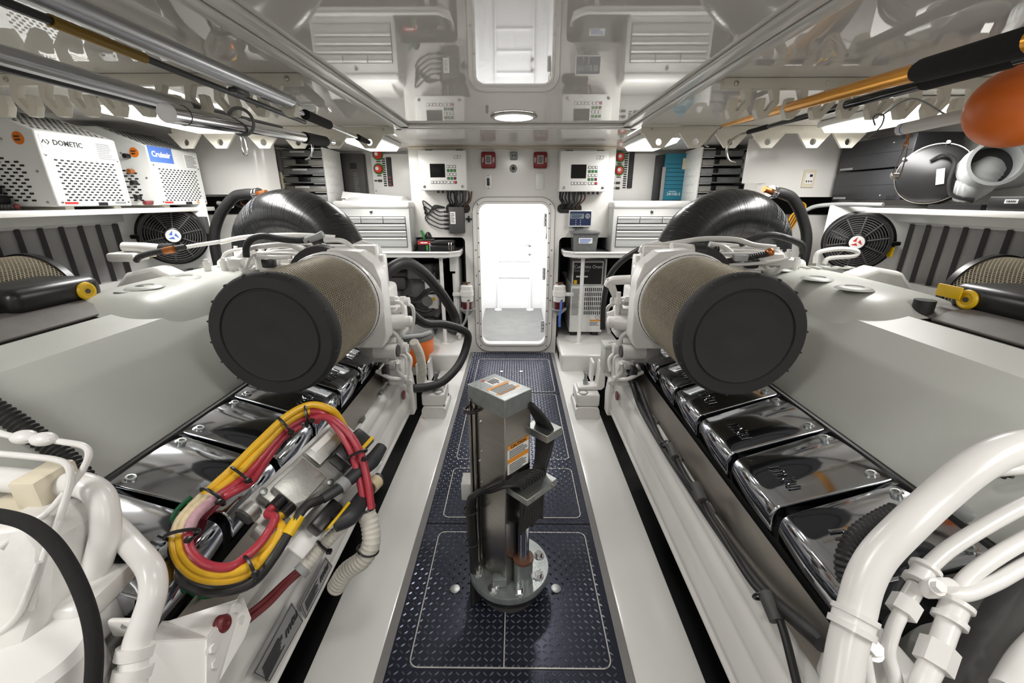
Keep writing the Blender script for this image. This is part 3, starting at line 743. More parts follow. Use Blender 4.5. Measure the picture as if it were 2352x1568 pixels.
# cables hanging below each box into an oval opening
for nm, sx in SIDE:
    hx = -.47 if sx < 0 else .50; hz = 1.335
    op = thing('cable_opening', (hx, YB, hz), 'black oval cable opening under the '+nm+' control box', 'cable opening', 'cable openings')
    MB().prism(frame_pts(rrect(.21, .075, .034, 6), (hx, YB-.006, hz), XR, ZU), (0, .008, 0)).build('plate', 'black_plastic', op)
    cols = ['rubber', 'rubber', 'black_plastic', 'rubber', 'dark_grey', 'rubber', 'dark_grey', 'rubber', 'brown']
    bd = thing('cable_bundle', (hx, YB-.03, 1.36), 'black cable bundle hanging from the '+nm+' control box', 'cables', 'cable bundles')
    for k in range(9):
        xa = hx+(-.07 if sx < 0 else -.09)+.025*k; xb = hx-.07+.016*k
        MB().tube([(xa, 3.73, 1.475), (xa+.01*random.uniform(-1, 1), 3.735, 1.42), ((xa+xb)/2+.01, 3.75, 1.385), (xb, 3.765, 1.355), (xb+.01, 3.795, 1.335)], .007 if k % 3 else .0095, 8, 4).build('cable', cols[k], bd)

# ---- things on the bulkhead
def wall_thing(name, px0, py0, px1, py1, depth, m, label, cat, group=None, r=.004, y=YB):
    x0, x1, z0, z1 = frect(px0, py0, px1, py1, y-depth)
    t = thing(name, ((x0+x1)/2, y, z0), label, cat, group); b = MB().rbox((x0, y-depth, z0), (x1, y-.0005, z1), r, 3).build('housing', m, t); return t, (x0, x1, z0, z1)
for k, (a, b, lab) in enumerate(((1105, 1138, 'dark red fire alarm with a clear strobe, left of the sensor'), (1226, 1257, 'dark red fire alarm with a clear strobe, right of the sensor'))):
    t, (x0, x1, z0, z1) = wall_thing('fire_alarm', a, 348, b, 386, .05, 'red_paint', lab, 'fire alarm', 'fire alarms', .012)
    cx = (x0+x1)/2; zz = (z0+z1)/2
    MB().rbox((cx-.02, YB-.062, zz-.025), (cx+.02, YB-.045, zz+.03), .008, 3).build('strobe', 'clear_plastic', t)
    MB().rbox((cx-.024, YB-.0535, zz-.029), (cx+.024, YB-.046, zz+.034), .003).build('strobe_bezel', 'paper', t)
    for s in (-1, 1): text(t, 'FIRE', (cx+s*.043, YB-.0505, zz), (0, 0, -s), (s, 0, 0), .022, 'paper')
c = W(1180, 359, y=YB)
t = thing('smoke_sensor', (c.x, YB, c.z-.03), 'small grey sensor with sockets above the door', 'sensor')
MB().rbox(c+Vector((-.032, -.03, -.03)), c+Vector((.032, -.0005, .035)), .012, 3).build('housing', 'grey_plastic', t)
for s in (-1, 1): MB().cyl(c+Vector((s*.012, -.031, .004)), c+Vector((s*.012, -.028, .004)), .006, n=10).build('socket', 'ink', t)
c = W(1179, 387, y=YB)
t = thing('dome_camera', (c.x, YB, c.z-.03), 'small round camera dome with a dark lens above the door', 'camera')
MB().lathe(c, (0,-1,0), [(-.0005, .032), (.01, .032), (.02, .024), (.024, .014)], 24).build('housing', 'grey_plastic', t); MB().lathe(c+Vector((0, -.0235, 0)), (0,-1,0), [(0, .013), (.004, .012), (.006, .006)], 16).build('lens', 'black_gloss', t)
t, r = wall_thing('switch_plate', 1113, 402, 1130, 433, .006, 'steel_white', 'white wall plate with a black rocker switch', 'switch', r=.002)
cx = (r[0]+r[1])/2; cz = (r[2]+r[3])/2; MB().rbox((cx-.011, YB-.012, cz-.03), (cx+.011, YB-.005, cz+.03), .003).build('rocker', 'black_plastic', t)
for s in (-1, 1): MB().cyl((cx, YB-.008, cz+s*.05), (cx, YB-.0055, cz+s*.05), .004, n=8).build('screw', 'dark_grey', t)
t, r = wall_thing('blank_plate', 1230, 398, 1249, 435, .006, 'steel_white', 'plain white cover plate under the right fire alarm', 'cover plate', r=.002)
c = W(1077, 503, y=YB); t = thing('door_handle_boss', (c.x, YB, c.z), 'small black four-pointed knob beside the door', 'knob')
MB().rbox(c+Vector((-.026, -.012, -.009)), c+Vector((.026, -.0005, .009)), .004).rbox(c+Vector((-.009, -.012, -.026)), c+Vector((.009, -.0005, .026)), .004).build('knob', 'black_plastic', t)
# grey relay box with plugs and looping leads
x0, x1, z0, z1 = frect(1031, 475, 1066, 536, 3.73)
t = thing('relay_box', ((x0+x1)/2, YB, z0), 'dark grey relay box with a paper label left of the door', 'relay box')
MB().rbox((x0, 3.735, z0), (x1, YB-.0005, z1), .006).build('housing', 'dark_grey', t); c = Vector((x0+.035, 3.7345, (z0+z1)/2+.02))
MB().prism(frame_pts(rrect(.045, .10, .002, 2), c, XR, ZU), (0, -.001, 0)).build('label_sheet', 'paper', t); lines(t, c+Vector((0, -.0012, 0)), XR, ZU, .035, .08, 6)
for k in range(5): MB().rbox((x0-.045, 3.755, z0+.03+k*.035), (x0+.003, 3.778, z0+.05+k*.035), .004).build('plug', 'black_plastic', t)
ld = thing('plug_leads', (x0-.1, 3.77, 1.1), 'thin black leads looping left of the relay box', 'cables')
for k in range(5):
    z = z0+.04+k*.035
    MB().tube([(x0-.04, 3.766, z), (x0-.10, 3.766, z+.005), (x0-.19-.008*k, 3.775, z+.05+.01*k), (x0-.21+.006*k, 3.785, 1.27+.006*k), (x0-.13, 3.785, 1.335+.006*k), (x0-.04, 3.79, 1.345)], .0055, 8, 5).build('lead', 'rubber', ld)
# battery monitor on the right
x0, x1, z0, z1 = frect(1307, 483, 1359, 521, 3.75)
t = thing('battery_monitor', ((x0+x1)/2, YB, z0), 'white monitor box with a dark blue display face right of the door', 'display')
MB().rbox((x0, 3.76, z0), (x1, YB-.0005, z1), .004).build('housing', 'steel_white', t)
MB().box((x0+.008, 3.758, z0+.012), (x1-.004, 3.7605, z1-.008)).build('face', 'dark_blue', t, smooth=0); w, h = x1-x0, z1-z0
MB().box((x0+.012, 3.7565, z0+h*.50), (x0+w*.66, 3.7585, z0+h*.80)).build('lcd', 'lcd', t, smooth=0)
lines(t, (x0+w*.36, 3.7564, z0+h*.65), XR, ZU, w*.5, h*.24, 4, 'dark_blue')
MB().torus((x0+w*.82, 3.757, z0+h*.64), (0,1,0), .016, .006, 24, 6).cyl((x0+w*.82, 3.754, z0+h*.64), (x0+w*.82, 3.758, z0+h*.64), .007, n=12).build('dial', 'grey_plastic', t)
for i in range(3):
    for j in range(2): MB().box((x0+w*(.30+.2*j), 3.757, z0+h*(.13+.12*i)), (x0+w*(.33+.2*j), 3.7585, z0+h*(.17+.12*i))).build('led', 'paper', t, smooth=0)
for s in (0, 1): MB().rbox((x0+.04+.05*s, 3.765, z0-.012), (x0+.08+.05*s, 3.79, z0+.001), .003).build('gland', 'black_plastic', t)
MB().tube([(x0+.06, 3.777, z0-.01), (x0+.062, 3.785, z0-.03), (x0+.06, 3.79, z0-.06)], .006, 8).build('lead', 'grey_plastic', t)

# ---- fuel filters beside the door
for nm, sx in SIDE:
    c = W(1073, 690, y=3.70) if sx < 0 else W(1284, 690, y=3.70)
    t = thing('fuel_filter', (c.x, 3.70, c.z-.16), 'white fuel filter with a dark red bowl, '+nm+' of the doorway', 'fuel filter', 'fuel filters by the door')
    z = c.z
    MB().lathe((c.x, 3.70, z-.005), (0,0,1), [(0, .052), (.01, .054), (.05, .054), (.052, .06), (.10, .06), (.102, .055), (.14, .055), (.15, .04)], 28).build('body', 'engine_white', t)
    MB().cyl((c.x, 3.70, z+.14), (c.x, 3.70, z+.165), .012).rbox((c.x-.035, 3.693, z+.158), (c.x+.035, 3.707, z+.168), .003).build('tee_handle', 'brown', t)
    MB().lathe((c.x, 3.70, z-.075), (0,0,1), [(0, .044), (.07, .048)], 24).build('bowl', 'amber_fuel', t)
    MB().lathe((c.x, 3.70, z-.14), (0,0,1), [(0, .012), (.02, .03), (.05, .062), (.062, .072), (.066, .072), (.066, .066)], 28).build('drip_cup', 'grey_plastic', t)
    MB().tube([(c.x+.012, 3.64, z+.01), (c.x+.012, 3.638, z-.05), (c.x+(.005 if sx > 0 else -.01), 3.645, z-.16), (c.x+(.01 if sx > 0 else -.05), 3.66, z-.235)], .011, 10).build('drain_hose', 'blue_label' if sx > 0 else 'hose_grey', t)
    MB().rbox((min(c.x, c.x+sx*.13), 3.695, z+.04), (max(c.x, c.x+sx*.13), 3.71, z+.075), .004).cyl((c.x+sx*.075, 3.694, z+.057), (c.x+sx*.075, 3.685, z+.057), .01).build('bracket', 'steel_white', t)
    MB().cyl((c.x+.02, 3.64, z+.012), (c.x+.02, 3.66, z+.012), .009).build('fitting', 'brown', t)

# ---- items on the counters
t = thing('parts_box', (-.83+.07, 3.72, CZ), 'small red and black cardboard box on the left counter', 'box')
x0, x1, z0, z1 = frect(959, 553, 993, 575, 3.60); zz = CZ-.001
MB().rbox((x0, 3.62, zz), (x1, 3.74, zz+.10), .002).build('carton', 'black_plastic', t)
MB().box((x0-.0005, 3.6185, zz+.062), (x1-.02, 3.6205, zz+.09)).build('red_band', 'ink_red', t, smooth=0); lines(t, ((x0+x1)/2-.01, 3.618, zz+.076), XR, ZU, .06, .02, 1, 'paper', jag=0)
MB().box((x0+.07, 3.6185, zz+.01), (x0+.085, 3.6205, zz+.055)).build('green_patch', 'green', t, smooth=0); lines(t, (x1-.02, 3.619, zz+.04), XR, ZU, .02, .07, 5, 'paper')
t = thing('hard_case', (-.56, 3.70, CZ), 'black plastic hard case lying on the left counter', 'case')
MB().rbox((-.70, 3.61, CZ-.001), (-.50, 3.78, CZ+.055), .01).build('case_base', 'black_plastic', t); MB().rbox((-.70, 3.615, CZ+.056), (-.50, 3.78, CZ+.088), .012).build('case_lid', 'black_plastic', t)
for x in (-.535, -.515): MB().tube([(x, 3.612, CZ+.01), (x, 3.603, CZ+.03), (x, 3.605, CZ+.06), (x, 3.612, CZ+.075)], .004, 6).build('latch', 'stainless', t)
t = thing('headset', (-.78, 3.86, CZ), 'black headset with a green band behind the red box', 'headset')
MB().torus((-.765, 3.84, 1.12), (.3,1,.1), .07, .016, 24, 10, 0, math.pi*1.2).build('headband', 'rubber', t); MB().ball((-.745, 3.80, 1.085), .045, 14, 8, (.7, .8, 1.2)).build('ear_cup', 'black_plastic', t)
MB().tube([(-.80, 3.78, 1.15), (-.785, 3.775, 1.12), (-.775, 3.772, 1.06), (-.77, 3.775, 1.0)], .011, 8).build('green_band', 'green', t)
t = thing('parts_bin', (.68, 3.70, CZ), 'clear plastic bin full of small parts on the right counter', 'bin')
x0, x1, z0, z1 = .52, .735, CZ-.001, CZ+.15
vs = []; 
mb = MB()
for (a, b, c, d) in (((x0+.012, 3.64, z0), (x1-.012, 3.64, z0), (x1, 3.63, z1), (x0, 3.63, z1)), ((x0+.012, 3.80, z0), (x1-.012, 3.80, z0), (x1, 3.81, z1), (x0, 3.81, z1)), ((x0+.012, 3.64, z0), (x0+.012, 3.80, z0), (x0, 3.81, z1), (x0, 3.63, z1)), ((x1-.012, 3.64, z0), (x1-.012, 3.80, z0), (x1, 3.81, z1), (x1, 3.63, z1)), ((x0+.012, 3.64, z0), (x1-.012, 3.64, z0), (x1-.012, 3.80, z0), (x0+.012, 3.80, z0))): mb.add([a, b, c, d], [(0, 1, 2, 3)])
mb.build('tub', 'clear_plastic', t, smooth=0, solid=.002)
MB().rbox((x0-.012, 3.62, z1-.004), (x1+.012, 3.82, z1+.016), .006).rbox((x0+.02, 3.65, z1+.012), (x1-.02, 3.79, z1+.022), .006).build('lid', 'clear_plastic', t)
MB().box((x0+.05, 3.6315, z0+.07), (x1-.05, 3.6335, z0+.115)).build('label_sheet', 'paper', t, smooth=0); lines(t, ((x0+x1)/2, 3.631, z0+.092), XR, ZU, .10, .035, 3, 'blue_label')
for k, (x, z, m, r) in enumerate(((.56, 1.03, 'red_knob', .03), (.62, 1.02, 'dark_blue', .028), (.69, 1.025, 'cream', .034), (.60, 1.07, 'paper', .03), (.66, 1.08, 'grey_plastic', .03), (.57, 1.09, 'dark_grey', .025))):
    MB().cyl((x, 3.70, z), (x+.02, 3.74, z+.01), r, n=14).build('roll', m, t)
MB().torus((.69, 3.698, 1.025), (0,1,0), .018, .004, 16, 6).build('roll_core', 'ink_grey', t)
# ---- generator sets below the counters
g = thing('generator_set', (.66, 4.0, .152), 'white generator set with a black control panel under the right counter', 'generator')
x0, x1, y0 = .50, .86, 3.86
a = frect(1309, 660, 1385, 765, y0)
bx0, bx1 = a[0], a[1]; zb = .19; zm = W(1345, 657, y=y0).z; zt = W(1345, 600, y=y0+.05).z
gb = MB().rbox((bx0, y0, zb), (bx1, 4.7, zm), .008).build('enclosure', 'steel_white', g)
MB().rbox((bx0+.01, y0+.05, zm), (bx1-.01, 4.3, zt), .008).build('control_housing', 'steel_white', g)
pc = MB().box((bx0+.025, y0+.046, zm+.01), (bx1-.025, y0+.052, zt-.012)).build('control_face', 'black_plastic', g, smooth=0)
text(pc, 'Cummins Onan', ((bx0+bx1)/2, y0+.045, zt-.05), XR, ZU, .045, 'paper', squash=.92); text(pc, 'Generator', (bx0+.10, y0+.045, zt-.085), XR, ZU, .035, 'grey_plastic')
MB().box((bx0+.05, y0+.044, zm+.075), (bx0+.16, y0+.047, zm+.09)).build('white_strip', 'paper', pc, smooth=0); MB().rbox((bx0+.03, y0+.035, zm+.012), (bx0+.06, y0+.047, zm+.05), .004).build('key_switch', 'yellow_plastic', pc)
vw = (bx1-bx0)
gx0 = bx0+vw*.42; sl = MB().box((gx0, y0-.002, zm-.05), (gx0+.009, y0+.002, zm-.015)).build('vent_slot', 'dark_void', g, smooth=0)
for r in range(6):
    for c in range(9):
        if r or c: piece(g, sl, (c*(vw*.52/9), 0, -r*.045))
MB().box((bx0+.012, y0-.0015, zb+.16), (bx0+vw*.34, y0+.001, zm-.015)).build('spec_sheet', 'paper', g, smooth=0); lines(g, (bx0+vw*.18, y0-.0016, (zb+.16+zm-.015)/2), XR, ZU, vw*.27, zm-zb-.19, 22)
MB().box((bx1-.12, y0-.0015, zb+.11), (bx1-.01, y0+.001, zb+.125)).build('warning_strip', 'orange_label', g, smooth=0); lines(g, (bx1-.07, y0-.001, zb+.085), XR, ZU, .10, .04, 3)
MB().lathe((bx1-.05, y0, zb+.15), (0,-1,0), [(0, .022), (.003, .02), (-.01, .015)], 20).build('knob_recess', 'dark_grey', g)
for x in (bx0+.05, bx1-.06): MB().box((x-.03, y0+.02, .152), (x+.03, y0+.12, zb)).build('foot', 'rubber', g, smooth=0)
MB().rbox((bx1+.005, 3.92, zm-.08), (bx1+.02, 4.5, zt+.02), .004).build('open_side_panel', 'steel_white', g)
# left generator: bare machine behind an open white access panel
g = thing('generator_engine', (-.95, 4.2, .152), 'bare grey generator engine under the left counter', 'generator')
mb = MB(); mb.rbox((-1.35, 3.95, .3), (-.72, 4.6, .75), .03, 3).build('block', 'mid_grey', g)
MB().rbox((-1.3, 3.88, .16), (-.75, 4.6, .32), .02).build('sump', 'dark_grey', g)
for k in range(4):
    x = -.84+.035*k
    MB().cyl((x, 3.90, .68), (x, 3.90, .76), .012, n=10).build('injector', 'grey_plastic', g); MB().tube([(x, 3.90, .76), (x+.004, 3.89, .80), (x+.02, 3.90, .815), (x+.03, 3.95, .79)], .004, 6).build('fuel_line', 'stainless', g)
MB().rbox((-.98, 3.86, .70), (-.74, 3.95, .84), .02, 3).build('rocker_housing', 'mid_grey', g)
for z, r, x in ((.50, .05, -.80), (.62, .04, -.72), (.42, .06, -1.0), (.56, .045, -1.1)): MB().cyl((x, 3.83, z), (x, 3.97, z), r, n=20).build('pulley', 'mid_grey', g)
MB().rbox((-.80, 3.84, .42), (-.70, 3.93, .56), .015, 3).build('coolant_bottle', 'engine_white', g); MB().box((-.755, 3.8385, .505), (-.725, 3.8405, .535)).build('warning_tag', 'yellow_plastic', g, smooth=0)
MB().rbox((-.82, 3.84, .58), (-.68, 3.93, .70), .02, 3).build('filter_housing', 'engine_white', g); MB().rbox((-1.2, 3.86, .60), (-1.0, 3.95, .72), .02).build('alternator', 'dark_grey', g)
for p in (((-.72, 3.86, .62), (-.8, 3.82, .60), (-.9, 3.84, .52), (-1.0, 3.85, .54)), ((-.70, 3.88, .45), (-.82, 3.83, .40), (-.95, 3.85, .44)), ((-.66, 3.9, .75), (-.72, 3.85, .7), (-.74, 3.85, .6))): MB().tube(p, .018, 8).build('coolant_hose', 'rubber', g)
t = thing('access_panel', (-.49, 3.9, .15), 'white generator access panel standing open under the left counter', 'panel')
x0, x1, z0, z1 = frect(1036, 610, 1047, 758, 3.70)
MB().rbox((-.535, 3.72, .20), (-.50, 3.735, .78), .003).build('front_flange', 'steel_white', t); MB().rbox((-.51, 3.73, .155), (-.485, 4.3, .93), .004).build('panel', 'steel_white', t); MB().box((-.555, 3.725, .80), (-.50, 3.735, .93)).build('flange_top', 'steel_white', t, smooth=0)
# wet vacuum
v = thing('wet_vacuum', (-.72, 3.5, .0), 'orange and grey wet vacuum standing behind the left engine', 'vacuum')
vx, vy = -.86, 3.42
MB().lathe((vx, vy, .06), (0,0,1), [(0, .15), (.05, .17), (.22, .18)], 32).build('drum', 'orange', v)
MB().lathe((vx, vy, .28), (0,0,1), [(0, .185), (.02, .19), (.05, .18), (.09, .15), (.12, .10), (.13, .03)], 32).build('motor_head', 'mid_grey', v)
for k in range(5): MB().rbox((vx+.02+.022*k, vy-.155+.008*k, .30), (vx+.032+.022*k, vy-.14+.012*k, .36), .003).build('vent_slot', 'black_plastic', v)
MB().tube([(vx-.12, vy, .36), (vx-.08, vy-.03, .42), (vx+.03, vy-.03, .43), (vx+.10, vy, .36)], .014, 8).build('carry_handle', 'black_plastic', v)
for s in (-1, 1): MB().torus((vx+s*.14, vy-.08, .05), (.8*s, .6, 0), .035, .018, 20, 8).build('wheel', 'black_plastic', v)
MB().tube([(vx+.17, vy-.05, .34), (vx+.10, vy-.17, .35), (vx-.05, vy-.19, .345), (vx-.16, vy-.1, .35)], .018, 10).build('hose_wrap', 'hose_grey', v)
# ================================================================ hull sides: shelves, louvres, fans, air conditioners
for nm, sx in SIDE:
    sh = thing('side_shelf', (sx*2.28, 1.2, 1.335), 'long white shelf along the hull over the louvres, '+nm+' side', 'shelf', 'hull shelves')
    MB().rbox((min(sx*2.06, sx*2.555), -.6, 1.335), (max(sx*2.06, sx*2.555), 3.02 if sx < 0 else 2.55, 1.362), .004).build('shelf_board', 'gelcoat', sh)
    # louvre: frame with upright blades, one by one
    lv = thing('air_louvre', (sx*2.42, 1.6, .9), 'louvre of upright grey air intake blades under the '+nm+' hull shelf', 'louvre', 'air intake louvres')
    MB().box((min(sx*2.50, sx*2.51), .3, .88), (max(sx*2.50, sx*2.51), 2.74, 1.333)).build('backing', 'dark_void', lv, smooth=0)
    MB().rbox((min(sx*2.40, sx*2.44), .3, 1.265), (max(sx*2.40, sx*2.44), 2.76, 1.333), .004).build('frame_head', 'steel_white', lv)
    MB().rbox((min(sx*2.36, sx*2.39), .3, 1.280), (max(sx*2.36, sx*2.39), 2.75, 1.333), .003).build('apron', 'steel_white', lv)
    MB().rbox((min(sx*2.38, sx*2.50), 2.70, .9), (max(sx*2.38, sx*2.50), 2.76, 1.333), .004).build('frame_jamb', 'steel_white', lv)
    MB().rbox((min(sx*2.38, sx*2.50), .3, .88), (max(sx*2.38, sx*2.50), 2.76, .94), .004).build('frame_sill', 'steel_white', lv)
    R = Matrix.Rotation(sx*math.radians(40), 3, 'Z'); pitch = .104
    c0 = Vector((sx*2.445, 2.655, 1.105))
    b = MB().cbox(c0, (.012, .115, .33), R).build('blade', 'louver_face', lv, smooth=0)
    ed = c0+R@Vector((-sx*.003, .060, 0)); e = MB().cbox(ed, (.024, .022, .33), R).build('blade_edge', 'louver_dark', b, smooth=0)
    for k in range(1, 22):
        c = piece(lv, b, (0, -pitch*k, 0)); f = e.copy(); COL.objects.link(f); f.parent = c; f.location = e.location
    # extractor fan on its own board, turned towards the walkway
    px, py = (398, 541) if sx < 0 else (1968, 556)
    n = Vector((-sx*.62, -.78, 0)).normalized(); U = Vector((0,0,1)); Rr = U.cross(n)*-1; Rr = n.cross(U)*-1
    c = W(px, py, y=2.70); rf = .168
    fn = thing('extractor_fan', c+Vector((0, 0, -.2)), 'black round extractor fan on a white board at the '+nm+' hull side', 'fan', 'extractor fans')
    Rt = U.cross(n)      # right-hand direction seen from the front
    bc = c-n*.075+(Rt*(.045 if sx > 0 else -.02)); plate(bc, Rt, U, .46, .44, .012, r=.01).build('board', 'steel_white', fn)
    MB().lathe(c-n*.075, n, [(0, rf*1.12), (.006, rf*1.12), (.012, rf*1.04), (.06, rf*1.02), (.075, rf*1.0), (.075, rf*.93), (.0, rf*.93)], 48, caps=False).build('shroud', 'black_plastic', fn, smooth=40)
    MB().cyl(c-n*.07, c-n*.068, rf*.93, n=32).build('backing', 'dark_void', fn)
    ring = None
    for k in range(8): MB().torus(c-n*.004, n, rf*(.36+.078*k), .0034, 40, 6).build('grille_ring', 'dark_grey', fn)
    for k in range(10):
        a = 2*math.pi*k/10+.2; d = Rt*math.cos(a)+U*math.sin(a); MB().tube([c+d*rf*.3+n*.004, c+d*rf*.95-n*.004], .0048, 6, smooth=False).build('grille_spoke', 'dark_grey', fn)
    for k in range(7):
        a = 2*math.pi*k/7; d = Rt*math.cos(a)+U*math.sin(a); t = Rt*-math.sin(a)+U*math.cos(a); q = c-n*.04
        MB().add([q+d*rf*.2-t*.02-n*.01, q+d*rf*.88-t*.03-n*.012, q+d*rf*.88+t*.045+n*.012, q+d*rf*.2+t*.02+n*.01], [(0, 1, 2, 3)]).build('fan_blade', 'black_box', fn, smooth=0, solid=.003)
    h = MB().lathe(c-n*.05, n, [(0, rf*.33), (.05, rf*.33), (.06, rf*.29), (.064, rf*.24)], 28).build('hub', 'black_plastic', fn)
    MB().cyl(c+n*.0142, c+n*.0150, rf*.235, n=28).build('hub_sticker', 'paper', h)
    for k in range(3):
        a = math.radians(90+120*k); d = Rt*math.cos(a)+U*math.sin(a); t = Rt*-math.sin(a)+U*math.cos(a); q = c+n*.0152
        MB().prism([q+d*rf*.2, q+d*rf*.03+t*rf*.13, q+d*rf*.02+t*rf*.02], n*.0006).build('hub_emblem', 'red_knob' if sx > 0 else 'blue_label', h, smooth=0)
    lug = c-n*.03+(Rt if sx > 0 else -Rt)*rf*1.05; MB().rbox(lug-Vector((.03, .02, .012)), lug+Vector((.03, .02, .012)), .006).build('mount_lug', 'black_plastic', fn)
    if sx > 0: plate(c-n*.02+Rt*rf*1.03+Vector((0,0,-.05)), (-.2, 1, 0) , U, .035, .06, .002).build('rating_label', 'yellow_plastic', fn)
    else: plate(c-n*.0-Rt*rf*.75+Vector((0,0,-.10))+n*.003, Rt, U, .035, .045, .004).build('rating_label', 'tag_cream', fn)
    if sx < 0: MB().rbox(bc+Rt*.20+Vector((-.03, -.04, 0)), bc+Rt*.20+Vector((.03, .0, .11)), .005).build('fan_switch_box', 'dark_grey', fn)

# ---- air conditioning units on the left shelf
def ac_unit(y0, y1, label, brand):
    Xf, Xs, Xb = -2.05, -2.30, -2.50; z0, z1, z2 = 1.376, 1.695, 1.795
    a = thing('air_conditioner', ((Xf+Xb)/2, (y0+y1)/2, 1.363), label, 'air conditioner', 'air conditioners on the left shelf')
    prof = [(Xf, z0), (Xf, z1), (Xs, z2), (Xb, z2), (Xb, z0)]
    MB().prism([Vector((x, y0, z)) for x, z in prof], (0, y1-y0, 0)).build('casing', 'ac_white', a, bev=.006)
    for y in (y0+.05, y1-.09): MB().box((Xb+.05, y, 1.3625), (Xf-.02, y+.04, z0)).build('foot', 'hdpe', a, smooth=0)
    N = Vector((1,0,0)); Ry = Vector((0,1,0))
    def slots(c, R, U, w, h, nc, nr, lo=None, sl=.55, th=.28):
        R = Vector(R).normalized(); U = Vector(U).normalized(); Nn = R.cross(U); mb = MB(); dx, dy = w/nc, h/nr
        for r in range(nr):
            for q in range(nc):
                x = -w/2+(q+.25+(.5 if r % 2 else 0))*dx; y = h/2-(r+.5)*dy
                if x+dx*sl/2 > w/2: continue
                if lo and not lo(x/w+.5, y/h+.5): continue
                p = Vector(c)+R*x+U*y+Nn*.0003
                mb.add([p-R*dx*sl/2, p-R*dx*sl/2*.8-U*dy*th, p+R*dx*sl/2*.8-U*dy*th, p+R*dx*sl/2, p+R*dx*sl/2*.8+U*dy*th, p-R*dx*sl/2*.8+U*dy*th], [(0,1,2,3,4,5)])
        o = mb.build('vent_slots', 'dark_void', a, smooth=0, weld=False, solid=-.0008); o['kind'] = 'stuff'
    w = y1-y0
    slots((Xf, (y0+y1)/2+.01, z0+.115), Ry, ZU, w*.80, .185, 11, 15)
    sd = Vector((Xs-Xf, 0, z2-z1)); slots(Vector((Xf, (y0+y1)/2, z1))+sd*.5, Ry, sd, w*.9, sd.length*.86, 13, 13)
    slots((-2.24, y0, z0+.13), (1,0,0), ZU, .24, .22, 6, 15, lo=lambda u, v: v < 1.15-.45*u or u < .5)
    pn = plate((-2.23, y0-.0005, z0+.135), (1,0,0), ZU, .29, .27, .001); 
    for (x, z) in ((-2.37, z0+.02), (-2.09, z0+.02), (-2.37, z0+.15), (-2.09, z0+.15), (-2.36, z0+.27), (-2.2, z0+.28), (-2.42, 1.74)):
        MB().lathe((x, y0, z), (0,-1,0), [(0, .006), (.003, .005), (.004, .002)], 10).build('screw', 'stainless', a)
    for (y, z) in ((y0+.025, z0+.02), (y1-.02, z0+.02), (y0+.02, z0+.22), (y1-.02, z0+.22)):
        MB().lathe((Xf, y, z), (1,0,0), [(0, .006), (.003, .005), (.004, .002)], 10).build('screw', 'stainless', a)
    if brand == 'D':
        plate((Xf+.0012, y0+w*.29, z1-.045), Ry, ZU, w*.5, .062, .001, r=.006).build('brand_plate', 'paper', a); text(a, 'DOMETIC', (Xf+.0014, y0+w*.345, z1-.045), Ry, ZU, .031, 'ink', bold=.0007)
        mb = MB(); c = Vector((Xf+.0018, y0+w*.095, z1-.045))
        for q, (s0, s1, s2) in enumerate((((-.018, -.006), (-.009, .008), (0, -.006)), ((.004, .010), (.014, 0), (.004, -.010)))):
            mb.tube([c+Ry*s0[0]+ZU*s0[1], c+Ry*s1[0]+ZU*s1[1], c+Ry*s2[0]+ZU*s2[1]], .0022, 4, smooth=False)
        mb.build('brand_mark', 'ink', a)
    else:
        plate((Xf+.0012, y0+w*.235, z1-.04), Ry, ZU, w*.44, .085, .001).build('brand_plate', 'blue_label', a); text(a, 'Cruisair', (Xf+.0014, y0+w*.235, z1-.04), Ry, ZU, .042, 'paper', bold=.0012)
    plate((Xf+.0011, y1-w*.18, z1-.06), Ry, ZU, w*.27, .085, .001).build('data_sheet', 'paper', a); lines(a, (Xf+.0012, y1-w*.18, z1-.06), Ry, ZU, w*.24, .075, 9)
    c = Vector((-2.125, y0-.0012, z1-.035)); MB().cyl(c, c+Vector((0, .001, 0)), .026, n=24).build('round_sticker', 'sticker_orange', a); lines(a, c, XR, ZU, .032, .026, 2, 'ink')
    c = Vector((-2.30, y0-.0012, z1-.03))
    plate(c, XR, ZU, .07, .014, .001).build('warning_strip', 'ink_red' if brand != 'D' else 'orange_label', a); lines(a, c+Vector((0, 0, -.025)), XR, ZU, .065, .03, 4)
    for yy, m in ((y0+w*.17, 'ink_red'), (y1-w*.17, 'orange_label' if brand != 'D' else 'ink_grey')):
        plate((Xf+.0012, yy, z0+.016), Ry, ZU, w*.16, .01, .001).build('caution_strip', m, a)
    plate((Xf+.004, y0+w*.57, z0+.011), Ry, ZU, w*.12, .016, .004).build('badge', 'black_plastic', a)
    return a
ac_unit(1.972, 2.360, 'white air conditioner with black lettering on a pale plate, nearer unit on the left shelf', 'D')
ac_unit(2.550, 2.945, 'white air conditioner with a blue logo plate, farther unit on the left shelf', 'C')
# insulated hoses and taps on the near unit's side
t = thing('chiller_pipes', (-2.30, 1.93, 1.40), 'black insulated pipes with red taps at the nearer air conditioner', 'pipes')
for z, x in ((1.45, -2.27), (1.405, -2.25)): MB().tube([(x, 1.955, z), (x-.02, 1.90, z), (x-.10, 1.80, z-.01), (x-.2, 1.6, z-.02)], .021, 12).build('insulated_pipe', 'foam_black', t)
for z in (1.545, 1.58): MB().cyl((-2.33, 1.971, z), (-2.33, 1.93, z), .017).build('black_cap', 'black_plastic', t)
MB().rbox((-2.35, 1.93, 1.50), (-2.30, 1.971, 1.515), .006).build('red_tap', 'red_paint', t); MB().rbox((-2.36, 1.93, 1.475), (-2.31, 1.971, 1.488), .005).build('black_tap', 'black_plastic', t)
MB().tube([(-2.20, 1.93, 1.375), (-2.28, 1.90, 1.378), (-2.4, 1.8, 1.378)], .011, 10, corr=.12, pitch=.012).build('braided_hose', 'dark_grey', t)
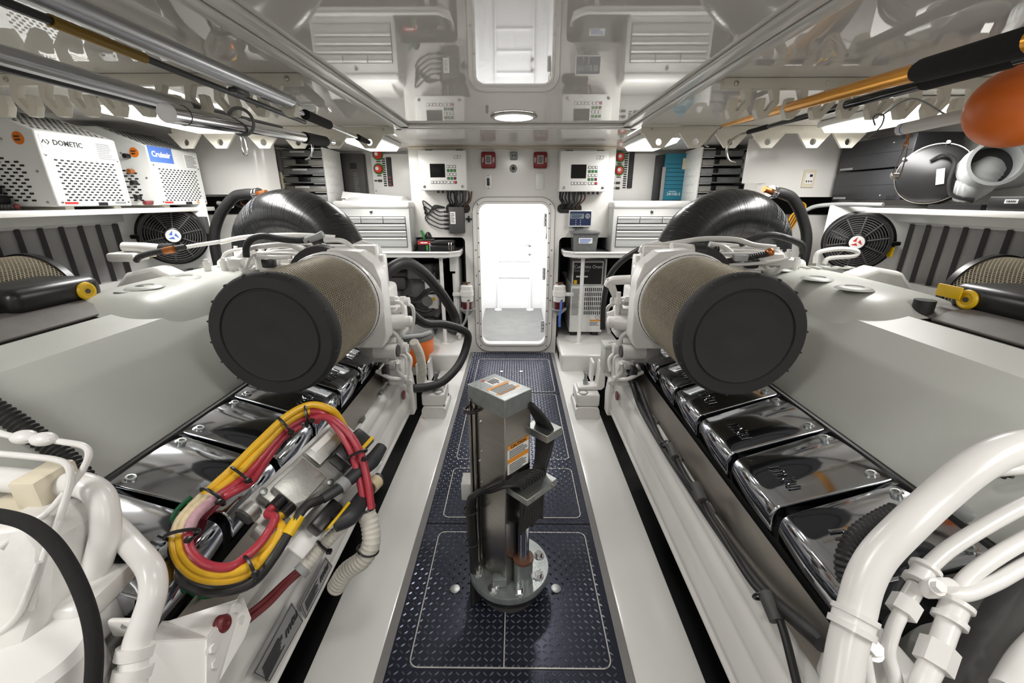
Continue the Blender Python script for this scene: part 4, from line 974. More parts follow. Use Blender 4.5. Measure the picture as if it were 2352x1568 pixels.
MB().ball((-2.19, 1.93, 1.378), .012, 10, 6).build('red_fitting', 'dark_red', t)
# little fittings between the two units
t = thing('gas_fittings', (-2.2, 2.5, 1.36), 'small red and black service fittings between the air conditioners', 'fittings')
for k, (z, m) in enumerate(((1.42, 'black_plastic'), (1.50, 'black_plastic'), (1.56, 'copper'), (1.64, 'black_plastic'))): MB().cyl((-2.16, 2.549, z), (-2.16, 2.52, z), .013).build('fitting', m, t)
MB().cyl((-2.10, 2.549, 1.39), (-2.10, 2.50, 1.39), .012).build('red_fitting', 'dark_red', t)

# ---- wall cabinets with rounded edge
for nm, sx in SIDE:
    cb = thing('wall_cabinet', (sx*2.0, 3.3, 1.435), 'white wall cabinet with rounded edges above the '+nm+' engine', 'cabinet', 'wall cabinets')
    a, b = (sx*1.72, sx*2.28); MB().rbox((min(a, b), 3.10, 1.425 if sx > 0 else 1.442), (max(a, b), 3.34, ZC-.002), .06, 5, axis=2).build('carcass', 'gelcoat', cb, smooth=50)
    if sx > 0:
        c = W(1857, 410, y=3.098); t = thing('thermostat', (c.x, 3.098, c.z-.06), 'beige thermostat panel on the right wall cabinet', 'thermostat')
        plate((c.x, 3.092, c.z), XR, ZU, .085, .115, .007, r=.004).build('housing', 'cream', t); plate((c.x, 3.090, c.z), XR, ZU, .05, .07, .002).build('face', 'paper', t); plate((c.x+.01, 3.0885, c.z+.018), XR, ZU, .018, .016, .002).build('display', 'black_gloss', t)
        for k in range(3): plate((c.x-.016+.016*k, 3.0885, c.z-.018), XR, ZU, .008, .010, .002).build('button', 'ink', t)
        c = W(1800, 385, y=3.0995); plate((c.x-.16, 3.0992, c.z+.04), XR, ZU, .22, .28, .001).build('access_door', 'gelcoat', cb)
    # locker block and a dark box put in for the shade of the gap
    lk = thing('locker_block', (sx*2.1, 3.5, -.499), 'pale locker panel below the '+nm+' wall cabinet', 'locker', 'side lockers')
    MB().rbox((min(sx*1.66, sx*2.5), 3.25, -.499), (max(sx*1.66, sx*2.5), 3.7, 1.30), .01).build('panel', 'gelcoat', lk)
    MB().box((min(sx*1.66, sx*2.5), 3.45, 1.30), (max(sx*1.66, sx*2.5), 3.55, 1.43)).build('gap_shade_box', 'dark_void', lk, smooth=0)
wl = thing('wire_loom', (2.02, 3.2, 1.33), 'red and yellow wire loom below the right wall cabinet', 'cables')
for k in range(7): MB().tube([(1.98+.012*k, 3.38, 1.44), (2.0+.014*k, 3.2, 1.40), (2.03+.01*k, 3.12, 1.34+.004*k), (1.99+.01*k, 3.1, 1.30), (1.98, 3.12, 1.22-.02*k)], .006, 8, 4).build('wire', ('yellow_cable', 'dark_red', 'yellow_cable', 'brown')[k % 4], wl)
wl = thing('wire_loom', (-1.9, 3.2, 1.33), 'dark wires and a pale pipe below the left wall cabinet', 'cables')
for k in range(5): MB().tube([(-2.1+.05*k, 3.4, 1.43), (-2.07+.06*k, 3.24, 1.38), (-1.9+.03*k, 3.22, 1.33)], .007, 8, 4).build('wire', ('rubber', 'brown', 'dark_grey', 'yellow_cable', 'rubber')[k], wl)
MB().tube([(-2.05, 3.05, 1.385), (-1.95, 3.0, 1.372), (-1.9, 2.96, 1.366)], .014, 10).build('pale_pipe', 'hose_grey', wl)
pp = thing('conduit', (2.2, 2.9, 1.36), 'grey conduit running under the black inverters', 'conduit')
MB().tube([(2.0, 2.98, 1.335), (2.04, 2.94, 1.365), (2.12, 2.85, 1.378), (2.2, 2.6, 1.378)], .013, 10).build('pipe', 'hose_grey', pp)

# ---- parts organiser racks: side panels, ledges and clear organiser cases
for nm, sx in SIDE:
    yf = 3.68; yb_ = 4.04
    xi = W(747, 395, y=yf).x if sx < 0 else W(1606, 395, y=yf).x
    xo = W(645, 385, y=yf).x if sx < 0 else W(1727, 385, y=yf).x
    rk = thing('organiser_rack', ((xi+xo)/2, 3.85, 1.38), 'rack of shallow ledges holding organiser cases, '+nm+' side', 'rack', 'organiser racks')
    MB().rbox((min(xi, xi+sx*.012), yf, 1.37), (max(xi, xi+sx*.012), yb_, ZC-.015), .002).build('perforated_panel', 'steel_white', rk)
    MB().rbox((min(xo, xo+sx*.012), yf-.02, 1.37), (max(xo, xo+sx*.012), yb_-.03, ZC-.015), .002).build('cream_panel', 'cream', rk)
    dots = MB()
    for r in range(12):
        for q in range(3):
            p = Vector((xi-sx*.0004, yf+.05+.1*q+(.05 if r % 2 else 0), 1.42+.033*r)); dots.add([p+Vector((0, .003*math.cos(t), .003*math.sin(t))) for t in (0, 1.05, 2.1, 3.14, 4.19, 5.24)], [(0,1,2,3,4,5)])
    d = dots.build('panel_holes', 'ink_grey', rk, smooth=0, weld=False); d['kind'] = 'stuff'
    MB().box((min(xi, xo), yb_-.01, 1.37), (max(xi, xo), yb_, ZC-.015)).build('back_panel', 'dark_grey', rk, smooth=0)
    zs = [W(700 if sx < 0 else 1660, p, y=yf).z for p in (461, 441, 421, 401, 381, 360, 340)]
    tab = MB().box((min(xi, xi-0) if False else min(xi-sx*0, xi+sx*.11), yf+.005, zs[0]-.006), (max(xi, xi+sx*.11), yf+.30, zs[0])).build('ledge', 'steel_white', rk, smooth=0)
    led2 = MB().box((min(xo, xo-sx*.05), yf+.005, zs[0]-.006), (max(xo, xo-sx*.05), yf+.30, zs[0])).build('ledge', 'steel_white', rk, smooth=0)
    # the left rack's ledges show against the perforated panel; give both sides ledges
    for z in zs[1:]: piece(rk, tab, (0, 0, z-zs[0])); piece(rk, led2, (0, 0, z-zs[0]))
    hs = ['lowest', 'second from the bottom', 'third from the bottom', 'fourth from the bottom', 'fifth from the bottom', 'topmost']
    for k in range(6):
        z0 = zs[k]+.001; h = (zs[k+1]-zs[k])*.72; xa, xb = min(xi, xo)+.016, max(xi, xo)-.006
        oc = thing('organiser_case', ((xa+xb)/2, yf+.15, z0), 'clear organiser case, '+hs[k]+' in the '+nm+' rack', 'organiser', 'organiser cases')
        MB().rbox((xa, yf-.005, z0), (xb, yf+.28, z0+h), .006).build('case', 'smoke_plastic', oc)
        MB().box((xa+.006, yf+.004, z0+.004), (xb-.006, yf+.27, z0+h*.8)).build('contents', ('hose_grey', 'cream', 'grey_plastic')[k % 3], oc, smooth=0)
        if k % 2 == 0 or sx > 0:
            for u in ((.5,) if sx < 0 else (.28, .85)): xm = xa+(xb-xa)*u; MB().rbox((xm-(.05 if sx < 0 else .02), yf-.012, z0+h*.25), (xm+(.05 if sx < 0 else .02), yf-.004, z0+h*1.0), .004).build('latch', 'black_plastic', oc)
        else: MB().box((xa+.08, yf-.0065, z0+h*.62), (xa+.20, yf-.0045, z0+h*.92)).build('label_strip', 'paper', oc, smooth=0)
# charger (left) and blue inverter (right)
t = thing('battery_charger', (-1.42, 4.1, 1.4), 'dark grey battery charger between the left rack and breaker panel', 'charger')
x0, x1, z0, z1 = frect(789, 352, 838, 462, 4.08)
MB().rbox((x0, 4.08, 1.403), (x1, YB2-.001, z1), .004).build('housing', 'dark_grey', t); MB().rbox((x0-.045, 4.09, 1.403), (x0, YB2-.001, z1), .003).build('heat_sink', 'black_plastic', t)
MB().box((x0+.07, 4.078, z1-.13), (x0+.13, 4.081, z1-.08)).build('display', 'black_gloss', t, smooth=0); lines(t, ((x0+x1)/2+.02, 4.0795, z1-.25), XR, ZU, .05, .18, 10, 'mid_grey', name='vent_lines')
t = thing('inverter', (1.45, 4.0, 1.4), 'blue-green inverter charger between the right rack and breaker panel', 'inverter')
x0, x1, z0, z1 = frect(1524, 352, 1578, 465, 4.0)
MB().rbox((x0, 4.0, 1.403), (x1, YB2-.001, z1), .006).build('housing', 'teal', t)
gr = MB().box((x0+.012, 3.9985, 1.50), (x1-.004, 4.001, 1.503)).build('groove', 'dark_void', t, smooth=0)
for k in range(1, 7): piece(t, gr, (0, 0, .034*k))
text(t, '24/100-3', ((x0+x1)/2, 3.9995, 1.455), XR, ZU, .034, 'paper'); lines(t, ((x0+x1)/2-.01, 3.9995, 1.478), XR, ZU, .07, .008, 1, 'paper')
MB().box((x1-.055, 3.998, z1-.13), (x1-.02, 4.001, z1-.04)).build('indicator_panel', 'cream', t, smooth=0); MB().rbox((x0-.02, 3.985, 1.403), (x0+.01, 4.0, z1-.11), .003).build('cover_strip', 'grey_plastic', t)
MB().rbox((x0-.06, 4.02, 1.403), (x0, YB2-.001, z1-.01), .003).build('heat_sink', 'black_box', t)
# relay boxes beside the racks
t = thing('relay_module', (2.02, 3.62, 1.5), 'open box with blue relays beside the right organiser rack', 'relay box')
x0, x1, z0, z1 = frect(1721, 348, 1745, 408, 3.63)
MB().rbox((x0-.03, 3.63, z0), (x1+.03, 3.70, z1), .004).build('case', 'grey_plastic', t); MB().box((x0-.024, 3.627, z0+.008), (x1+.022, 3.631, z1-.008)).build('circuit_board', 'black_plastic', t, smooth=0)
for i in range(2):
    for j in range(2): MB().rbox((x0-.012+.04*i, 3.615, z0+.05+.09*j), (x0+.022+.04*i, 3.628, z0+.12+.09*j), .002).build('relay', 'screen_blue', t)
for k in range(4): MB().tube([(x0+.02*k, 3.65, z0), (x0+.02*k, 3.64, z0-.05), (x0-.02+.03*k, 3.65, z0-.10)], .006, 6).build('wire', 'yellow_cable' if k == 3 else 'rubber', t)
t = thing('display_module', (-2.0, 3.62, 1.5), 'dark box with a black window beside the left organiser rack', 'electronics box')
x0, x1, z0, z1 = frect(608, 342, 640, 393, 3.62)
MB().rbox((x0, 3.62, z0), (x1, 3.68, z1), .004).build('case', 'grey_cover', t); MB().box((x0+.008, 3.617, z0+.005), (x1-.012, 3.621, z0+.10)).build('window', 'black_gloss', t, smooth=0)

# ---- black inverters and blower on the right hull side
for k, (pa, pb, lab) in enumerate((((1940, 328, 2075, 311), (1924, 390, 2068, 388), 'upper of the two flat black inverters on the right hull side'), ((1921, 394, 2066, 390), (1906, 457, 2071, 462), 'lower of the two flat black inverters on the right hull side'))):
    y0, y1 = 2.50, 3.04; Xv = 2.20
    zt = (W(pa[0], pa[1], x=Xv).z+W(pa[2], pa[3], x=Xv).z)/2; zb = (W(pb[0], pb[1], x=Xv).z+W(pb[2], pb[3], x=Xv).z)/2
    t = thing('flat_inverter', (2.3, 2.77, zb), lab, 'inverter', 'black inverters')
    MB().rbox((Xv, y0, zb), (2.46, y1, zt), .008).build('housing', 'black_box', t); MB().box((Xv-.001, y0+.01, (zb+zt)/2-.001), (Xv+.001, y1-.04, (zb+zt)/2+.001)).build('crease', 'black_plastic', t, smooth=0)
    plate((Xv-.001, y1-.075, zb+.012), (0,-1,0), ZU, .11, .012, .002).build('brand_strip', 'grey_plastic', t)
    zz = zt-.016 if k == 0 else zb+.016
    for q in range(6): MB().box((Xv-.002, y0+.03+.012*q, zz-.010), (Xv+.001, y0+.036+.012*q, zz+.010)).build('vent_slot', 'ink', t, smooth=0)
    MB().lathe((Xv, y0+.14, zz+(.01 if k else -.02)), (-1,0,0), [(0, .006), (.003, .005), (.004, .002)], 10).build('screw', 'bright_steel', t)
    MB().box((2.46, y0+.1, zb+.02), (2.555, y1-.1, zt-.02)).build('mount', 'gelcoat', t, smooth=0)
bw = thing('blower', (2.2, 2.05, 1.363), 'black drum blower standing on the right hull shelf', 'blower')
c = Cp(2142, 400, 2.16); n = Vector((-.72, -.66, .12)).normalized(); U = Vector((0,0,1)); Rt = U.cross(n).normalized()
MB().lathe(c-n*.12, n, [(0, .145), (.13, .145), (.145, .14), (.152, .125), (.155, .001)], 40).build('drum', 'black_plastic', bw)
MB().torus(c+n*.012, n, .146, .003, 40, 6).build('drum_band', 'stainless', bw)
for a in (0, 1.4, 2.6): d = Rt*math.cos(a)+U*math.sin(a); MB().cyl(c+n*.01+d*.147, c+n*.03+d*.147, .008).build('band_bolt', 'bright_steel', bw)
MB().rbox(c+Rt*.11-n*.05-Vector((.05, .05, .10)), c+Rt*.11-n*.05+Vector((.05, .05, .09)), .006).build('outlet_box', 'black_plastic', bw)
MB().tube([c+n*.04+U*.06-Rt*.02, c+n*.055+U*.085+Rt*.02, c+n*.05+U*.05+Rt*.07, c+n*.05-U*.05+Rt*.075, c+n*.045-U*.11+Rt*.10, c+n*.03-U*.135+Rt*.18], .009, 8).build('power_lead', 'rubber', bw)
p = c+n*.05-U*.02+Rt*.035; plate(p, Rt+U*.18, U-Rt*.18, .03, .075, .012).build('lead_tag', 'paper', bw)
MB().box((2.09, 1.95, 1.3625), (2.30, 2.20, 1.385)).build('base_plate', 'black_plastic', bw, smooth=0)
dc = thing('air_duct', (2.13, 1.95, 1.40), 'pale grey corrugated air duct curling from the blower with an open black mouth', 'duct')
b0 = Cp(2205, 425, 2.20); b1 = Cp(2262, 395, 2.05)
mo = Cp(2290, 372, 1.95); ax = (Vector((-.35, -.85, .25))).normalized()
MB().lathe(mo-ax*.20, ax, [(0, .085)]+[(.02+.008*k, .105 if k % 2 else .101) for k in range(22)]+[(.20, .108), (.20, .092), (.10, .088), (.05, .088)], 40, caps=False).build('duct_mouth', 'hose_grey', dc, smooth=40)
MB().cyl(mo-ax*.07, mo-ax*.065, .092, n=32).build('duct_shade_disc', 'ink', dc)  # black disc across the mouth paints the shade inside the duct
MB().tube([Cp(2195, 432, 2.12), Cp(2230, 428, 2.08), mo-ax*.12-Vector((0, 0, .02)), mo-ax*.16+Vector((.06, 0, .01)), mo-ax*.2+Vector((.25, -.05, .05))], [.062, .075, .09, .095, .10], 28, 6, corr=.02, pitch=.014).build('duct_body', 'hose_grey', dc)
bb = thing('drain_box', (2.2, 1.72, 1.363), 'low black box with a small drain label on the right shelf', 'box')
MB().rbox((2.08, 1.40, 1.3625), (2.40, 1.92, 1.42), .006).build('housing', 'black_plastic', bb); plate((2.0795, 1.83, 1.40), (0,-1,0), ZU, .05, .016, .001).build('label', 'paper', bb); text(bb, 'DRAIN', (2.0785, 1.83, 1.40), (0,-1,0), ZU, .012, 'ink')
MB().rbox((2.072, 1.68, 1.366), (2.081, 1.73, 1.42), .002).build('bracket', 'stainless', bb); MB().lathe((2.07, 1.705, 1.367), (0,0,1), [(0, .02), (.004, .02), (.008, .01)], 14).build('mount_bolt', 'stainless', bb)
# ================================================================ lights
def ceiling_light(x0, x1, y0, y1, label, power, group='strip lights'):
    t = thing('ceiling_light', ((x0+x1)/2, (y0+y1)/2, ZC-.05), label, 'light', group)
    MB().rbox((x0-.02, y0-.02, ZC-.035), (x1+.02, y1+.02, ZC-.0005), .01).build('housing', 'steel_white', t)
    vs = MB().prism([Vector((x, y0, z)) for x, z in ((x0, ZC-.035), (x0+.02, ZC-.06), (x1-.02, ZC-.06), (x1, ZC-.035))], (0, y1-y0, 0)).build('diffuser', 'lamp', t, smooth=0)
    l = bpy.data.lights.new('strip', 'AREA'); l.shape = 'RECTANGLE'; l.size = x1-x0; l.size_y = y1-y0; l.energy = power; l.color = (1, .985, .965)
    o = bpy.data.objects.new('strip', l); COL.objects.link(o); o.parent = t; o.location = (0, 0, -.015)
    return t
for nm, sx in SIDE:
    c = (W(385, 268, z=1.79) if sx < 0 else W(2003, 280, z=1.79))
    xa = c.x
    ceiling_light(xa-.13, xa+.13, 2.03, 2.62, 'bright strip light behind the hook rack, '+nm+' side', 20)
    xb = sx*1.0
    ceiling_light(xb-.12, xb+.12, 3.05, 3.55, 'bright strip light above the tool chest, '+nm+' of the doorway', 11)
    ceiling_light(sx*1.45-.13, sx*1.45+.13, -.45, .35, 'added unseen strip light above the near end of the '+nm+' engine', 25)  # fixtures out of view, added for overall brightness
def downlight(y, label, power):
    t = thing('downlight', (.02, y, ZC-.02), label, 'light', 'round ceiling lights')
    MB().lathe((.02, y, ZC-.0005), (0,0,-1), [(0, .125), (.006, .125), (.012, .112), (.012, .10)], 40, caps=False).build('rim', 'stainless', t)
    MB().lathe((.02, y, ZC-.001), (0,0,-1), [(0, .104), (.010, .102), (.011, .001)], 40).build('lens', 'downlight', t)
    l = bpy.data.lights.new('downlight', 'AREA'); l.shape = 'DISK'; l.size = .2; l.energy = power; l.color = (1, .98, .95)
    o = bpy.data.objects.new('downlight', l); COL.objects.link(o); o.parent = t; o.location = (0, 0, .004)
downlight(2.45, 'round ceiling light near the hatch frame', 14)
downlight(.60, 'round ceiling light above the walkway column', 6)
downlight(-.5, 'added unseen round light behind the viewpoint', 6)  # extra lamp out of view, put in to lift the overall light

# ================================================================ pole racks under the ceiling
HK = [(0, -.06), (.30, -.06), (.30, .0), (.14, .33), (.36, .64), (.44, .64), (.42, .26), (.66, .26), (.74, .60), (.60, .88), (.34, .88), (-.06, .42), (.0, .0)]
for nm, sx in SIDE:
    y = 1.665 if sx < 0 else 1.735; th = .03; p = .1035; zb = 1.789
    xs = -.725 if sx < 0 else .785
    rk = thing('hook_rack', (sx*1.4, y, zb), 'cream plastic rack of J hooks hanging from the ceiling, '+nm+' side', 'hook rack', 'pole hook racks')
    xe = sx*2.2
    MB().rbox((min(xs, xe), y, zb), (max(xs, xe), y+th, ZC-.001), .002).build('backplate', 'hdpe', rk)
    # hooks: stem outboard of the tip on the left rack, mirrored on the right
    pts = [Vector(((xs-p+(u*p)) if sx < 0 else (xs+p-(u*p)), y+.0002, zb-v*.112)) for u, v in HK]
    h0 = MB().prism(pts, (0, th-.0004, 0)).build('hook', 'hdpe', rk, smooth=0, bev=.0025)
    for k in range(1, 13): piece(rk, h0, (sx*p*k, 0, 0))
    for k in range(4): MB().lathe((xs+sx*(.045+.33*k), y, zb+.018), (0,-1,0), [(0, .009), (.003, .008), (.005, .003)], 14).build('bolt', 'stainless' if k in (0, 3) else 'hdpe', rk)
    # tooth rack farther back
    y2 = 2.77; hp = ((505, 324), (605, 326), (684, 327), (765, 327), (848, 327)) if sx < 0 else ((1513, 332), (1596, 334), (1677, 333), (1762, 333), (1866, 332))
    tr = thing('tooth_rack', (sx*1.3, y2, 1.70), 'cream plastic rack of pointed teeth with round holes, '+nm+' side', 'pole rack', 'pole tooth racks')
    xi = -.705 if sx < 0 else .785; xo = sx*2.05
    MB().rbox((min(xi, xo), y2, 1.782), (max(xi, xo), y2+.016, ZC-.001), .002).build('backplate', 'hdpe', tr)
    hx = [W(a, b, y=y2).x for a, b in hp]; d = .205
    hx = sorted(hx, key=abs); hx.append(hx[-1]+sx*.21)
    for x in hx:
        R1 = [(x-.10, 1.785), (x-.032, 1.703), (x+.032, 1.703), (x+.10, 1.785)]
        mb = MB(); holed(mb, [Vector((a, y2+.0003, b)) for a, b in R1], [circ((x, y2+.0003, 1.737), XR, ZU, .019, 14)], (0, .0154, 0)); mb.build('tooth', 'hdpe', tr, smooth=40)
    if sx < 0: MB().prism([Vector((a, y2+.0003, b)) for a, b in ((xi, ZC-.002), (xi, 1.80), (xi-.03, 1.782), (xi-.06, 1.782))], (0, .0154, 0)).build('end_tab', 'hdpe', tr, smooth=0)
    for k in range(4): MB().lathe((xi+sx*(.06+.3*k), y2, 1.806), (0,-1,0), [(0, .006), (.003, .005), (.004, .002)], 10).build('bolt', 'hdpe' if k else 'stainless', tr)

# ================================================================ poles
def along(a, b, s): return a+(b-a)*s
# P1: telescopic silver pole
a = Vector((-.775, -.5, 1.735)); b = Vector((-.775, 1.70, 1.735))
t = thing('telescopic_pole', (-.775, 1.2, 1.70), 'thick silver telescopic pole in the innermost left hook', 'pole')
e = W(848, 327, y=2.80)
MB().cyl(a, b, .0225, n=24).build('outer_tube', 'alu_tube', t); MB().lathe(b-Vector((0, .03, 0)), (0,1,0), [(0, .0228), (.0, .024), (.03, .024), (.045, .019), (.047, .012)], 24).build('end_collar', 'bright_steel', t)
MB().rbox((-.80, 1.36, 1.70), (-.775, 1.43, 1.715), .005).build('clip', 'black_plastic', t)
q0 = Vector((-.79, 1.70, 1.722))
rp = thing('boat_hook_pole', (-.8, 2.2, 1.70), 'slim chrome pole with black grips ending in the innermost left tooth', 'pole')
MB().cyl(along(q0, e, -.2), e, .0085, n=14).build('rod', 'bright_steel', rp); MB().cyl(along(q0, e, .12), along(q0, e, .36), .019, n=18).build('grip', 'foam_black', rp); MB().cyl(along(q0, e, .78), along(q0, e, .99), .017, .012, n=16).build('grip', 'foam_black', rp)
# P4: slim black gaff with a yellow sleeve under P1
t = thing('slim_gaff', (-.84, .9, 1.70), 'slim black pole with a yellow sleeve below the thick silver pole', 'pole')
a = Vector((-.828, -.3, 1.736)); b = Vector((-.86, 1.95, 1.716)); MB().cyl(a, b, .0085, n=12).build('rod', 'black_plastic', t); MB().cyl(along(a, b, .545), along(a, b, .64), .0115, n=14).build('sleeve', 'mustard', t)
# P2 and the black pole beside it
t = thing('deck_pole', (-1.15, 1.0, 1.70), 'thick grey silver pole with a black end in the middle left hooks', 'pole')
b = W(430, 247, y=1.62); a = Vector((b.x+.01, -.5, b.z+.002)); MB().cyl(a, b, .0225, n=24).build('tube', 'alu_tube', t)
c = W(565, 276, y=2.05); MB().tube([b, along(b, c, .15), c, along(b, c, 1.9)], [.0225, .019, .014, .011], 16, smooth=False).build('end_section', 'black_plastic', t)
t = thing('black_pole', (-1.23, 1.0, 1.70), 'thin black pole lying just outboard of the thick grey pole', 'pole')
MB().cyl(Vector((-1.235, -.4, 1.717)), Vector((-1.235, 2.0, 1.717)), .0135, n=14).build('rod', 'black_plastic', t)
# P3 hanging polished pole with foam grip
t = thing('polished_gaff', (-1.0, 2.0, 1.65), 'polished silver gaff pole with a black foam grip hanging below the left hooks', 'gaff')
A = W(555, 290, y=1.66); B = W(765, 328, y=2.80); n0 = along(A, B, -.36)
for s0, s1, r, m, nm_ in ((-.36, .02, .0255, 'bright_steel', 'sleeve'), (.0, .58, .0215, 'bright_steel', 'tube'), (.56, .86, .027, 'foam_black', 'grip'), (.84, 1.0, .014, 'bright_steel', 'tip')): MB().cyl(along(A, B, s0), along(A, B, s1), r, n=24).build(nm_, m, t)
MB().torus(along(A, B, -.30), B-A, .0258, .0012, 24, 6).build('band', 'dark_grey', t)
g0 = W(716, 330, y=2.45); MB().tube([g0, W(718, 345, y=2.45), W(712, 362, y=2.45), W(702, 367, y=2.45)], .006, 8).build('gaff_hook', 'bright_steel', t)
lp = thing('rope_loop', A, 'grey rope loop with a carabiner holding the polished gaff to a hook', 'rope')
MB().torus(A+Vector((0, 0, .015)), (B-A), .043, .0055, 28, 8).build('rope', 'ink_grey', lp)
cc = A+Vector((.0, -.01, -.055)); MB().tube([cc+Vector((-.006, 0, .02)), cc+Vector((-.008, 0, -.03)), cc+Vector((0, 0, -.042)), cc+Vector((.010, 0, -.032)), cc+Vector((.008, 0, .015)), cc+Vector((-.006, 0, .02))], .0028, 6).build('carabiner', 'bright_steel', lp)
# right: gold gaff and black gaff
def gaff(nm_, A, B, label, m, gm, r0, grips, hookpx, yh):
    t = thing(nm_, (A.x, 1.5, 1.65), label, 'gaff', 'gaffs on the right rack')
    MB().tube([along(A, B, -2.4), A, B], [r0*1.5, r0*1.05, r0*.55], 18, smooth=False).build('shaft', m, t)
    for s0, s1, r in grips: MB().tube([along(A, B, s0), along(A, B, s0+.02), along(A, B, s1-.02), along(A, B, s1)], [r*.8, r, r, r*.8], 18, smooth=False).build('grip', 'foam_black', t)
    pts = [along(A, B, .985)]+[W(x, y, y=yh+k*.01) for k, (x, y) in enumerate(hookpx)]
    MB().tube(pts, [.0055]*(len(pts)-1)+[.002], 8).build('hook', 'stainless', t)
    return t
A = W(1822, 244, y=1.70); B = W(1660, 289, y=2.55)
gaff('gold_gaff', A, B, 'gold anodised gaff with a black foam grip on the right hooks', 'orange_gold', 'foam_black', .0165, [(-1.04, -.72, .024)], ((1650, 297), (1632, 315), (1621, 333), (1628, 337)), 2.56)
A = W(1962, 236, y=1.70); B = W(1716, 304, y=2.45)
gaff('black_gaff', A, B, 'black gaff with a black foam grip on the right hooks', 'black_gloss', 'foam_black', .0145, [(-.70, -.36, .0205), (.72, .99, .0115)], ((1700, 309), (1678, 325), (1669, 348), (1674, 367), (1690, 373)), 2.46)
# pvc pipe with spring clip, buoy
t = thing('pvc_pipe', (1.3, 1.2, 1.6), 'short white plastic pipe with red print hanging at the right rack', 'pipe')
A = Cp(2068, 297, 1.50); B = Cp(2300, 247, 1.15); MB().cyl(A, B, .0195, n=24).build('pipe', 'pvc', t); MB().cyl(along(A, B, .06), along(A, B, .075), .0198, n=24).build('blue_ring', 'blue_label', t)
d = (B-A).normalized(); up = Vector((0, 0, 1)); sd = d.cross(up).normalized(); vw = (CAM-along(A, B, .4)).normalized(); pr = along(A, B, .4)+vw*.0197; uu = (vw.cross(d)).normalized(); uu = uu if uu.z > 0 else -uu
[lines(t, pr+d*q, d, uu, wd, .010, 1, 'ink_red', name='red_print', jag=0) for q, wd in ((-.07, .03), (-.03, .02), (.0, .024), (.035, .02), (.07, .03))]
MB().tube([along(A, B, .5)+Vector((0, 0, .015)), along(A, B, .5)+Vector((.005, .15, .09)), Vector((1.38, 1.735, 1.70))], .003, 6).build('hanging_cord', 'hose_grey', t)
cl = thing('spring_clip', Cp(2070, 380, 1.5), 'wire spring clip hanging from the white pipe', 'clip')
z = 1.5
MB().tube([Cp(2086, 308, z), Cp(2085, 322, z), Cp(2079, 330, z)], .004, 6).torus(Cp(2080, 333, z), (0,1,0), .009, .0018, 16, 6).build('swivel', 'copper', cl)
MB().tube([Cp(2078, 337, z), Cp(2064, 370, z), Cp(2050, 400, z), Cp(2052, 408, z), Cp(2064, 410, z), Cp(2075, 380, z), Cp(2085, 340, z)], .0022, 6).build('wire', 'stainless', cl)
MB().rbox(Cp(2054, 402, z)-Vector((.012, .006, .012)), Cp(2054, 402, z)+Vector((.016, .006, .006)), .003).build('snap', 'stainless', cl)
by = thing('buoy', Cp(2340, 243, 1.15), 'orange round plastic buoy hanging at the right edge', 'buoy')
c = Cp(2342, 243, 1.15); MB().ball(c, .108, 40, 24, (1.06, 1.0, .98)).build('float', 'orange', by)
MB().tube([c+Vector((.02, 0, .10)), c+Vector((.02, 0, .125)), Vector((c.x+.02, c.y, ZC-.002))], .006, 8).build('rope', 'paper', by)
zt = thing('cable_tie', W(2028, 282, y=1.71), 'grey cable tie looped around a right rack hook', 'cable tie')
MB().tube([W(x, y, y=1.72) for x, y in ((2010, 288), (2006, 270), (2018, 262), (2030, 266), (2026, 285), (2014, 300), (1998, 312), (1988, 321))], .0028, 6).build('tie', 'ink_grey', zt)
